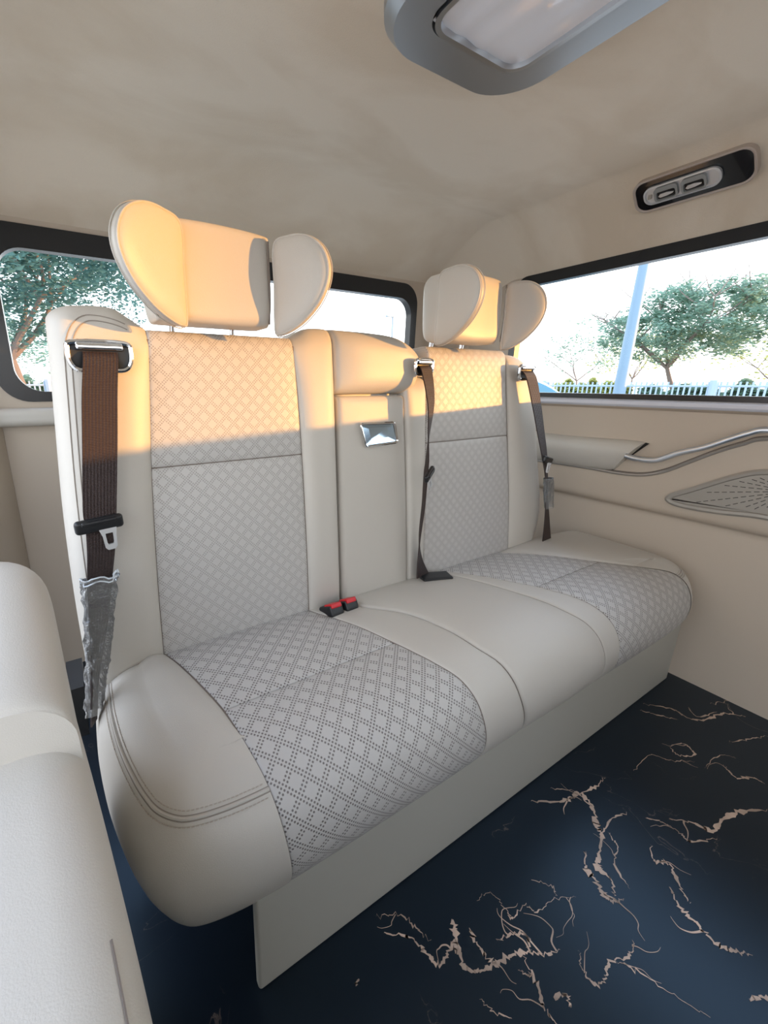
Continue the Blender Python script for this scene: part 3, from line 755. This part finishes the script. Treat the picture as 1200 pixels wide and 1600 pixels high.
def tongue(parent, c, w_, yaw=0, tilt=0, chrome_dx=.012, sc=1):
    M = Matrix.Rotation(math.radians(yaw), 3, 'Z') @ Matrix.Rotation(math.radians(tilt), 3, 'Y'); c = V(c)
    b = MB(); b.rbox(c, (w_, .014*sc, .025*sc), .0068*sc, M=M); b.rbox(c+M @ V((0, -.004, .006))*sc, (w_*.72, .014*sc, .008*sc), .003*sc, M=M)
    t = b.build('tongue_grip', BLACK, parent)
    b = MB(); o = [(-.016, -.006), (-.011, -.024), (-.010, -.044), (-.006, -.049), (.006, -.049), (.010, -.044), (.011, -.024), (.014, -.006)]
    i_ = [(-.006, -.018), (-.006, -.024), (-.0055, -.036), (-.004, -.039), (.004, -.039), (.0055, -.036), (.006, -.024), (.006, -.018)]
    P = lambda q, d: c+M @ (V((q[0]+chrome_dx, d, q[1]))*sc)
    b.grid([[P(q, -.006) for q in o], [P(q, -.006) for q in i_], [P(q, -.002) for q in i_], [P(q, -.002) for q in o]], closeu=True, closev=True)
    b.build('metal_tongue', TONGUE, parent)
# left belt
bl = thing('seat_belt', 'wide dark seat belt at the left end of the bench, lower end wrapped in film', 'seat belt', loc=(0, 0, 0))
guide(bl, .012, .110, 1.022, 1.066, .823)
ribbon([(.061, .822, 1.052, .054, 0), (.059, .808, 1.035, .054, 0), (.050, .795, .98, .055, 2), (.040, .785, .90, .055, 3), (.026, .778, .79, .054, 5), (.024, .776, .76, .050, 8), (.018, .772, .71, .046, 10), (.008, .770, .65, .042, 14), (-.002, .770, .58, .036, 22), (-.012, .768, .52, .028, 35), (-.024, .76, .46, .022, 50), (-.036, .75, .38, .020, 60)], 'webbing', bl)
tongue(bl, (.021, .768, .763), .078, 4, -3)
# film sleeve
b = MB(); rows = []
sp_ = spline([V((.010, .769, .665)), V((.004, .769, .62)), V((-.004, .768, .56)), V((-.014, .765, .50)), V((-.026, .76, .44)), V((-.034, .752, .40))], 8)
for j, p in enumerate(sp_):
    f = j/(len(sp_)-1); hw = .031-.017*f; ring = []
    for k in range(28):
        a = 2*math.pi*k/28; nz = noise.noise(V((math.cos(a)*2, math.sin(a)*2, j*.35)))*.006+noise.noise(V((a*3, j*.9, 4)))*.003
        ring.append(p+V((math.cos(a)*(hw+nz), math.sin(a)*(.010+nz*.8), noise.noise(V((a*2, 0, j)))*.006 if j in (0, 1) else 0)))
    rows.append(ring)
b.grid(rows, closeu=True); b.build('plastic_sleeve', FILM, bl)
b = MB()
for j0 in (0, 2): b.tube([q+V((0, 0, .003*math.sin(i))) for i, q in enumerate(rows[j0])], .0014, 5, closed=True)
b.build('sleeve_band', mat('film_edge', (.75, .80, .84), .15, coat=.5), bl)
# middle belt
bm_ = thing('seat_belt', 'thin black seat belt seen edge-on between the middle armrest and the right seat back', 'seat belt')
guide(bm_, .792, .852, 1.022, 1.058, .822)
ribbon([(.826, .835, 1.048, .040, 0), (.823, .812, 1.03, .040, 5), (.824, .79, .95, .042, 22), (.820, .785, .87, .036, 40), (.817, .78, .80, .028, 58), (.815, .78, .76, .024, 65), (.816, .78, .68, .026, 60), (.816, .785, .58, .030, 50), (.823, .785, .51, .040, 30), (.838, .782, .456, .056, 8)], 'webbing', bm_)
tongue(bm_, (.818, .770, .765), .060, 25, -24, -.012, .85)
b = MB(); b.rbox((.872, .765, .452), (.09, .045, .014), .004, M=Matrix.Rotation(-.35, 3, 'Z')); b.build('floor_anchor', BLACK, bm_)
# right belt
br = thing('seat_belt', 'grey seat belt slanting down beside the right window, leather bench end behind it', 'seat belt')
guide(br, 1.225, 1.300, 1.012, 1.052, .822)
ribbon([(1.262, .835, 1.042, .050, 0), (1.266, .808, 1.02, .052, 0), (1.290, .79, .93, .050, 4), (1.318, .782, .85, .048, 8), (1.345, .775, .775, .044, 12), (1.372, .772, .70, .034, 20), (1.392, .772, .63, .034, 22), (1.415, .772, .55, .044, 15), (1.435, .770, .455, .058, 5)], 'webbing', br)
tongue(br, (1.350, .764, .757), .062, 8, 14, .016, .85)
b = MB(); rows = []
sp_ = spline([V((1.380, .768, .69)), V((1.395, .768, .64)), V((1.412, .768, .58))], 8)
for j, p in enumerate(sp_):
    rows.append([p+V((math.cos(a)*(.026-.004*abs(j-8)/8+.005*noise.noise(V((a*2, j*.5, 9)))), math.sin(a)*.011, 0)) for a in [2*math.pi*k/20 for k in range(20)]])
b.grid(rows, closeu=True); b.tube(rows[0], .0018, 5, closed=True); b.build('plastic_sleeve', FILM, br)
# buckles with red buttons
for i, (u, v) in enumerate(((518, 947), (541, 939))):
    p = onz(u, v, .462)
    t = thing('belt_buckle', ['black belt buckle with red release button, the left of the pair in the bench gap', 'black belt buckle with red release button, the right of the pair by the middle armrest'][i], 'buckle', 'buckles in the gap between cushions', loc=p)
    M = Matrix.Rotation(-.5, 3, 'X') @ Matrix.Rotation(.1, 3, 'Z')
    MB().rbox((0, .0, -.012), (.040, .054, .028), .006, M=M).build('housing', BLACK, t)
    MB().rbox((0, -.006, .0045), (.031, .034, .012), .003, M=M).build('release_button', RED, t)

# ================================================================== CEILING FITTINGS
lamp = thing('ceiling_light', 'large grey metal framed rectangular light panel on the suede ceiling', 'light')
ZL = 1.585
def rrl(x0, x1, y0, y1, r, z, n=12):
    return [V((a, c, z)) for a, c in rr_loop(x0, x1, y0, y1, r, n)]
X0, X1, Y0, Y1 = .538, .925, -.25, .748
b = MB(); b.grid([rrl(X0-.005, X1+.005, Y0-.005, Y1+.005, .11, ZC+.005), rrl(X0-.004, X1+.004, Y0-.004, Y1+.004, .11, ZL+.018), rrl(X0+.012, X1-.012, Y0+.01, Y1-.01, .10, ZL), rrl(X0+.070, X1-.070, Y0+.075, Y1-.075, .045, ZL+.001), rrl(X0+.072, X1-.072, Y0+.077, Y1-.077, .045, ZL+.012)], closeu=True)
b.build('frame', mat('lamp_frame', (.42, .45, .48), .32, metal=.85), lamp, angle=25)
b = MB(); b.grid([rrl(X0+.074, X1-.074, Y0+.079, Y1-.079, .044, ZL+.010), rrl(X0+.074, X1-.074, Y0+.079, Y1-.079, .044, ZL-.003), rrl(X0+.083, X1-.083, Y0+.088, Y1-.088, .036, ZL-.003), rrl(X0+.084, X1-.084, Y0+.089, Y1-.089, .035, ZL+.008)], closeu=True)
b.build('inner_rim', SATIN, lamp, angle=25)
LENS = mat('lamp_lens', (.88, .90, .96), .12, spec=.9, coat=.6)
b = MB(); n = 24
b.grid([[V((X0+.083+(X1-X0-.166)*i/n, Y0+.088+(Y1-Y0-.176)*j/n, ZL+.006+.004*noise.noise(V((i*.25+j*.1, j*.12, 0))))) for i in range(n+1)] for j in range(n+1)])
b.build('lens', LENS, lamp)
# vent on the right cove
vent = thing('air_vent', 'glossy black overhead air vent panel with two silver nozzles above the side window', 'vent')
A = V((1.586, 0, 1.584)); Bv = V((1.652, 0, 1.517)); ax = (Bv-A).normalized(); nv = V((ax.z, 0, -ax.x)).normalized()
if nv.x > 0: nv = -nv
def vp(a, c, d): return V((A.x, 0, A.z))+ax*c+V((0, a, 0))+nv*d      # a: along the van, c: down the slope, d: off the surface
Ya = .775
def vloop(a0, a1, c0, c1, r, d, taper=0): return [vp(Ya-a, c+taper*(a-a0), d) for a, c in rr_loop(a0, a1, c0, c1, r, 6)]
b = MB(); b.grid([vloop(0, .272, .0, .096, .030, -.02), vloop(0, .272, .0, .096, .030, .004), vloop(.003, .269, .003, .093, .028, .005), vloop(.006, .266, .006, .090, .026, .003), vloop(.007, .265, .007, .089, .026, -.001)], closeu=True)
b.build('bezel', mat('bezel_beige', (.50, .42, .36), .35), vent, angle=30)
b = MB(); l = vloop(.006, .266, .006, .090, .026, .0015); b.add(l, [tuple(range(len(l)))]); b.build('panel', mat('piano_black', (.008, .008, .010), .12, coat=.5), vent, smooth=False)
b = MB(); b.grid([vloop(.028, .206, .022, .074, .022, .003), vloop(.028, .206, .022, .074, .022, .010), vloop(.033, .201, .026, .070, .019, .011), vloop(.034, .200, .027, .069, .018, .006)], closeu=True)
l = vloop(.034, .200, .027, .069, .018, .0065); b.add(l, [tuple(range(len(l)))])
b.build('surround', TONGUE, vent, angle=30)
for a0 in (.056, .120):
    b = MB(); b.grid([vloop(a0, a0+.056, .028, .068, .010, .006), vloop(a0, a0+.056, .028, .068, .010, .015), vloop(a0+.005, a0+.051, .040, .064, .006, .015), vloop(a0+.006, a0+.050, .041, .063, .006, .007)], closeu=True)
    nz_ = b.build('nozzle', mat('nozzle_grey', (.30, .31, .30), .4), vent, angle=30)
    b = MB(); l = vloop(a0+.005, a0+.051, .040, .064, .006, .0085); b.add(l, [tuple(range(len(l)))]); b.build('opening', DARKSLOT, nz_, smooth=False)
    b = MB(); l = [vp(Ya-a0-q, .052+c, .013) for q, c in ((.009, .002), (.014, -.004), (.03, -.005), (.046, -.001), (.044, .002), (.03, .005), (.014, .006))]
    b.prism(l, -nv*.003); b.build('flap', TONGUE, nz_)
b = MB(); b.rbox(vp(Ya-.044, .048, .0085), (.004, .010, .014), .0015); b.build('thumb_switch', GRILLE, vent)

# ================================================================== RIGHT WALL FITTINGS
wl = lambda u, v, off=0: onx(u, v, XW-off)
arm = thing('armrest_pad', 'cream padded door armrest with slanted tip, mounted on right wall behind the belt', 'armrest')
top = [(1.12, .802), (.95, .797), (.80, .800), (.70, .803), (.655, .800)]; bot = [(1.12, .676), (.95, .676), (.84, .678), (.775, .682), (.735, .688)]
b = MB(); rows = []
T_ = spline([V((0, y, z)) for y, z in top], 8); B_ = spline([V((0, y, z)) for y, z in bot], 8)
for p, q in zip(T_, B_):
    row = []
    for k in range(17):
        u = k/16; s_ = p.lerp(q, u); dep = .052*(max(0, math.sin(math.pi*min(1, max(0, u*1.0)))))**.45*(1-.45*u)
        row.append(V((XW-.001-dep, s_.y, s_.z)))
    rows.append(row)
b.grid(rows)
tip = [V((XW+.002, p.y, p.z)) for p in rows[-1]]; b.grid([rows[-1], tip])
b.grid([[V((XW+.002, r[0].y, r[0].z)) for r in rows], [r[0] for r in rows]])
b.build('pad', LEATH, arm)
b = MB(); b.grid([[V((XW-.004, p.y, p.z+.0)), V((XW-.006, p.y-.012+.02*k/8, p.z-.002))] for k, p in enumerate(rows[-1][::2])]); b.build('recess', DARKSLOT, arm)
hd = MB(); off = .045
hp_ = [V((XW-.045, .690, .752)), V((XW-.045, .655, .746)), V((XW-.045, .60, .750))]+[wl(u, v, .045) for u, v in ((1060, 708), (1100, 699), (1140, 686), (1170, 677), (1200, 672))]
hp_ = [V((XW-.045, p.y, p.z)) for p in hp_]; l = hp_[-1]; hp_ += [V((XW-.045, .25, l.z-.002)), V((XW-.04, .12, l.z-.02)), V((XW-.02, .06, l.z-.035)), V((XW+.002, .04, l.z-.045))]
ho = hd.tube(spline(hp_, 8), .0095, 12).build('grab_handle', mat('blue_satin_metal', (.80, .87, .96), .3, metal=1))
tag(ho, 'curved satin metal grab handle sweeping up along the right wall', 'handle')
tr = [V((XW-.003, 1.15, .674)), wl(860, 722), wl(920, 731), wl(965, 739), wl(1005, 742), wl(1040, 736), wl(1080, 721), wl(1120, 706), wl(1160, 694), wl(1200, 686)]
tr += [V((XW-.003, .22, tr[-1].z+.004)), V((XW-.003, 0, tr[-1].z)), V((XW-.003, -.3, tr[-1].z-.03))]
b = MB(); b.tube(spline([V((XW-.003, p.y, p.z)) for p in tr], 8), .0055, 8)
b.build('trim_molding', PIPE, rw)
b = MB(); b.tube([V((XW-.0015, p.y, p.z+.0075)) for p in spline(tr, 8)], .0028, 6); b.build('molding_groove', SEAM, rw)
# speaker
sp = thing('door_speaker', 'triangular grey speaker grille with radiating slots low on right wall', 'speaker')
ol = [wl(1040, 781), wl(1048, 771), wl(1080, 761), wl(1150, 740), wl(1200, 733)]
ol = [V((XW, p.y, p.z)) for p in ol]+[V((XW, .22, .775)), V((XW, .05, .755)), V((XW, -.02, .70)), V((XW, -.02, .60)), V((XW, .05, .575)), V((XW, .22, .592))]+[V((XW, p.y, p.z)) for p in (wl(1200, 813), wl(1120, 803), wl(1060, 792))]
cs = V((XW, .25, .675)); ol2 = spline(ol, 6, closed=True); 
def inset(P, d):
    out = []; n = len(P)
    for i, p in enumerate(P):
        t = (P[(i+1) % n]-P[i-1]); t = t.normalized(); q = V((0, -t.z, t.y)); q = q if q.dot(cs-p) > 0 else -q; out.append(p+q*d)
    return out
i1 = inset(ol2, .006); i2 = inset(ol2, .014); i3 = inset(ol2, .017)
dx = lambda P, d: [V((XW-d, p.y, p.z)) for p in P]
b = MB(); b.grid([dx(ol2, 0), dx(ol2, .006), dx(i1, .009), dx(i2, .008), dx(i3, .003)], closeu=True); b.build('rim', GRILLE, sp, angle=30)
b = MB(); g3 = dx(i3, .0035); b.add(g3, [tuple(range(len(g3)))]); b.cur = 1
hub = V((XW, wl(1235, 768).y, wl(1235, 768).z))
def inside(y, z, P):
    c = False; n = len(P)
    for i in range(n):
        a, d = P[i], P[i-1]
        if (a.z > z) != (d.z > z) and y < (d.y-a.y)*(z-a.z)/(d.z-a.z)+a.y: c = not c
    return c
i5 = inset(ol2, .028)
for k in range(40):
    a = 2*math.pi*(k+.5)/40; r = .030+(k % 2)*.012
    while r < .33:
        y, z = hub.y+math.cos(a)*r, hub.z+math.sin(a)*r
        if inside(y, z, i5):
            d = V((0, math.cos(a), math.sin(a))); q = V((0, -d.z, d.y)); c = V((XW-.0042, y, z)); Lh = .0058
            b.add([c-d*Lh-q*.0009, c+d*Lh-q*.0009, c+d*Lh+q*.0009, c-d*Lh+q*.0009], [(0, 1, 2, 3)])
        r += .0175
b.build('grille', [GRILLE, DARKSLOT], sp, smooth=False, merge=False)

# ================================================================== NEAR SEAT AT THE LEFT EDGE
ch = thing('captain_chair', 'blurred pale leather armchair side filling the left edge, in front of the bench', 'seat')
def slab(sil, name, m, y_of, x_in, parent, zb):
    """a soft block whose right side follows the given outline (x, y, z) from far to near"""
    P = spline([V(p) for p in sil], 8); rows = []
    for p in P:
        r = .05; row = [V((x_in, p.y, p.z+.012))]
        for k in range(5): row.append(V((x_in+(p.x-r-x_in)*(k+1)/5, p.y, p.z+.012-.004*k/5)))
        for k in range(1, 9):
            t = math.pi/2*k/8; row.append(V((p.x-r+r*math.sin(t), p.y, p.z-r*.8+(r*.8+.008)*math.cos(t))))
        row.append(V((p.x+.002, p.y, (p.z+zb)/2))); row.append(V((p.x-.01, p.y, zb))); row.append(V((x_in, p.y, zb)))
        rows.append(row)
    b = MB(); b.grid(rows); b.add(rows[0], [tuple(range(len(rows[0])))]); b.add(rows[-1], [tuple(range(len(rows[-1])))])
    return rows, b.build(name, m, parent)
slab([(-.13, .72, .70), (-.085, .68, .745), (-.058, .62, .765), (-.045, .52, .745), (-.037, .42, .715), (-.034, .40, .70)], 'armrest', LEATH, None, -.28, ch, .42)
rows_c, _ = slab([(-.052, .60, .60), (-.040, .48, .66), (-.026, .38, .645), (-.012, .27, .62), (-.003, .18, .60), (.001, .10, .58), (.004, -.1, .55)], 'seat_cushion', LEATH, None, -.28, ch, .20)
b = MB(); b.tube([r[9]+V((.0002, 0, .0006)) for r in rows_c[26:]], .0010, 5); b.build('seam', SEAM, ch)
b = MB(); b.rbox((-.14, .33, .10), (.20, .40, .20), .02); b.build('pedestal', BLACK, ch)

# seat rail behind the belt
b = MB(); b.box((-.075, .80, .40), (-.045, .90, .43)); b.box((-.07, .82, .30), (-.05, .88, .40))
tag(b.build('seat_latch', BLACK), 'small dark metal latch in gap left of the bench behind the film-wrapped belt', 'latch')

# ================================================================== OUTDOORS
GZ = -.65
b = MB(); b.box((-150, -150, GZ-.1), (150, 150, GZ)); st(b.build('ground', mat('sandy_paving', (.48, .44, .38), .9, var=.2, vscale=.5)))
def tree(base, H, crown, leafm, seed, name, label, cat='tree', nleaf=5200, leaf=.16, group=None, forks=4, tr=.14, lean=(0, 0), flat=.55):
    """crown = (radius, bottom height, top height)"""
    rnd = random.Random(seed); t = thing(name, label, cat, group, loc=base)
    R, z0, z1 = crown; wood = MB(); tips = []
    def inside_(p):
        zc = z0+(z1-z0)*.35; return (math.hypot(p.x-lean[0]*z1, p.y-lean[1]*z1)/R)**2+((p.z-zc)/((z1-zc) if p.z > zc else (zc-z0)))**2 < 1
    def grow(p, d, r, L, lev):
        pts = [p]; rr_ = [r]; n = 5
        for k in range(n):
            d = (d+V((rnd.uniform(-.18, .18), rnd.uniform(-.18, .18), rnd.uniform(-.03, .12)))).normalized(); p = p+d*L/n; pts.append(p); rr_.append(r*(1-.45*(k+1)/n))
        wood.tube(pts, rr_, 6 if lev else 9)
        if lev >= 3 or r < .008: tips.append(p); return
        if lev >= 1: tips.append(p)
        for k in range(forks if lev == 0 else 3):
            a = 2*math.pi*(k+rnd.random()*.6)/(forks if lev == 0 else 3); sp_2 = .75+.35*rnd.random()
            nd = (d*.75+V((math.cos(a), math.sin(a), .15))*sp_2).normalized()
            grow(p, nd, r*.52, L*rnd.uniform(.62, .85), lev+1)
    grow(V((0, 0, 0)), V((lean[0], lean[1], 1)).normalized(), tr, z0*.95, 0)
    wood.build('trunk', BARK, t)
    lv = MB(); cen = []
    tries = 0
    while len(cen) < 150 and tries < 6000:
        tries += 1; p = V((rnd.uniform(-R, R)+lean[0]*z1, rnd.uniform(-R, R)+lean[1]*z1, rnd.uniform(z0*.9, z1)))
        if inside_(p) and (p.z > z0+(z1-z0)*.25 or rnd.random() < .5): cen.append((p, rnd.uniform(.25, .5)*R*.38))
    cen += [(p, R*.14) for p in tips if p.z > z0*.8 and inside_(p)]
    vs = []; fs = []
    for _ in range(nleaf):
        c, rad = rnd.choice(cen); p = c+V((rnd.gauss(0, .5)*rad, rnd.gauss(0, .5)*rad, rnd.gauss(0, .28)*rad))
        a = rnd.uniform(0, 6.28); el = rnd.uniform(-.5, .5); d = V((math.cos(a)*math.cos(el), math.sin(a)*math.cos(el), math.sin(el))); q = d.cross(V((rnd.gauss(0, .4), rnd.gauss(0, .4), 1))).normalized()
        s_ = leaf*rnd.uniform(.6, 1.2); k = len(vs); up_ = d.cross(q)*s_*.1
        vs += [p, p+d*s_*.5+q*s_*.26+up_, p+d*s_, p+d*s_*.5-q*s_*.26+up_]; fs.append((k, k+1, k+2, k+3))
    lv.add(vs, fs); lv.build('foliage', leafm, t, smooth=False, merge=False)
    return t
def gp(u, D): p = far(u, 610, D); return V((p.x, p.y, GZ))
tree(gp(1062, 21), 7, (2.7, 2.4, 5.1), LEAF, 3, 'shade_tree', 'broad umbrella-shaped green tree standing behind the fence through the side window', nleaf=17000, leaf=.17, tr=.11, group=None, forks=5)
tree(gp(905, 27), 4, (1.9, 1.9, 5.1), LEAF, 5, 'shade_tree', 'small thin young tree left of the lamp post through the side window', nleaf=1300, leaf=.18, tr=.06)
tree(gp(1215, 26), 4, (2.3, 1.6, 4.2), LEAF2, 8, 'shade_tree', 'low sparse tree cut by right edge of the side window', nleaf=1500, leaf=.20, tr=.07)
tree(gp(985, 31), 4, (2.6, 2.0, 4.8), LEAF2, 11, 'shade_tree', 'yellowish sparse tree just right of the lamp post, behind the fence', nleaf=1900, leaf=.20, tr=.06)
tree(gp(62, 10.5), 7, (4.0, 2.3, 6.9), LEAF3, 21, 'shade_tree', 'dense leafy tree with slanting trunk seen through the rear window, far left', nleaf=48000, leaf=.13, tr=.13, lean=(-.12, 0), forks=5)
tree(gp(-30, 22), 7, (4.5, 1.6, 5.6), LEAF, 23, 'shade_tree', 'hazy tree behind the dense one at left edge of the rear window', nleaf=7000, leaf=.2, tr=.14)
# lamp posts
lp = thing('street_lamp', 'tall grey-blue metal lamp post in front of the trees through the side window', 'lamp post', loc=gp(968, 15))
MB().tube([V((0, 0, 0)), V((0, 0, 3)), V((.0, 0, 7))], [.16, .14, .10], 12).build('pole', POLE, lp)
b = MB(); b.rbox((-.1, .2, 4.9), (.25, .25, .22), .04); b.build('bracket_box', POLE, lp)
b = MB(); b.rbox((-.5, .0, 7.05), (1.1, .25, .14), .05); b.build('lamp_head', POLE, lp)
lp2 = thing('street_lamp', 'distant thin lamp post seen through the rear window between the headrests', 'lamp post', loc=gp(608, 60))
MB().tube([V((0, 0, 0)), V((0, 0, 10.2))], [.13, .09], 8).build('pole', POLE, lp2)
b = MB(); b.rbox((-.5, 0, 10.2), (1.3, .3, .18), .05); b.build('lamp_head', POLE, lp2)
# fence beyond the side window
def fence(p0, p1, label, h, pick=.13, thick=.022):
    t = thing('picket_fence', label, 'fence', loc=p0); d = (p1-p0); Ln = d.length; d.normalize(); n = int(Ln/pick); b = MB()
    q = V((-d.y, d.x, 0))
    for k in range(n):
        c = d*(k*pick); vs = []
        for z in (.08, h):
            for sx, sy in ((-1, -1), (1, -1), (1, 1), (-1, 1)): vs.append(c+d*sx*thick+q*sy*thick+V((0, 0, z)))
        b.add(vs, [(0, 1, 5, 4), (1, 2, 6, 5), (2, 3, 7, 6), (3, 0, 4, 7), (4, 5, 6, 7)])
    tag(b.build('picket', FENCE, t, smooth=False, merge=False), kind='stuff')
    for z in (.25, h-.12): MB().tube([V((0, 0, z)), d*Ln+V((0, 0, z))], .035, 6).build('rail', FENCE, t)
    for k in range(int(Ln/2.2)+1):
        c = d*(k*2.2); MB().tube([c, c+V((0, 0, h+.05))], .11, 8).build('post', FENCE, t)
    return t
f0 = gp(850, 17.5); f1 = gp(1300, 17.5)
fence(f0, f1, 'pale blue metal picket fence below the trees through the side window', 1.69)
f2 = gp(-60, 16); f3 = gp(110, 16)
fence(f2, f3, 'pale blue metal fence under the tree through the rear window', 1.72)
# clipped hedges behind the fence
def hedge(p0, p1, h, label, m, seed, n=5000):
    rnd = random.Random(seed); d = p1-p0; q = V((-d.y, d.x, 0)).normalized(); b = MB(); vs = []; fs = []
    for _ in range(n):
        u = rnd.random(); hh = h*(.85+.25*noise.noise(V((u*9, seed, 0)))); p = d*u+q*rnd.uniform(-.4, .4)+V((0, 0, hh*rnd.random()**.6))
        a = rnd.uniform(0, 6.28); e1 = V((math.cos(a), math.sin(a), rnd.uniform(-.5, .5)))*.10; e2 = V((-math.sin(a), math.cos(a), rnd.uniform(-.8, .8)))*.07; k = len(vs)
        vs += [p-e1, p+e2, p+e1, p-e2]; fs.append((k, k+1, k+2, k+3))
    b.add(vs, fs); o = b.build('hedge', m, smooth=False, merge=False); o.location = p0; return tag(o, label, 'hedge')
hedge(gp(868, 19.8), gp(985, 19.8), 1.95, 'yellow-green hedge behind the fence left of the lamp post', LEAF2, 2)
hedge(gp(1000, 19.6), gp(1290, 19.6), 1.80, 'dark green hedge behind the fence under the big tree', LEAF, 4, 7000)
hedge(gp(-70, 18), gp(110, 18), 1.9, 'green hedge behind the fence seen through the rear window', LEAF, 6, 5000)
# parked car whose tail shows at the lower left corner of the side window
car = thing('parked_car', 'blue parked car, only its sloping end showing past the right backrest', 'car', loc=gp(838, 9.0))
cd = far(838, 610, 1.0)-EYE; cd.z = 0; cd.normalize(); side = V((cd.y, -cd.x, 0)); car.rotation_euler = (0, 0, math.atan2(side.y, side.x))
pr = [(-3.2, .35), (-3.2, .85), (-2.6, 1.05), (-2.0, 1.60), (-1.2, 1.74), (-.3, 1.76), (.05, 1.68), (.35, 1.50), (.62, 1.28), (.72, 1.0), (.75, .5), (.7, .35)]
b = MB(); P = spline([V((x, 0, z)) for x, z in pr], 4); sec = []
for yv, k in ((-.85, .93), (-.80, .98), (-.6, 1), (0, 1.01), (.6, 1), (.80, .98), (.85, .93)):
    sec.append([V((p.x, yv*(1 if p.z < 1 else 1-.25*(p.z-1)), .35+(p.z-.35)*k)) for p in P])
b.grid(sec); b.add(sec[0], [tuple(range(len(P)))]); b.add(sec[-1], [tuple(range(len(P)))]); b.build('body', CARP, car)
b = MB(); b.prism([V((-1.9, -.80, 1.08)), V((-1.5, -.70, 1.55)), V((-.1, -.70, 1.58)), V((.3, -.80, 1.12))], (0, -.03, 0)); b.build('side_window', BLACK, car, smooth=False)
for x in (-2.5, 0):
    for y in (-.82, .62): MB().cyl((x, y, .33), (x, y+.2, .33), .33, 24).build('wheel', TYRE, car)
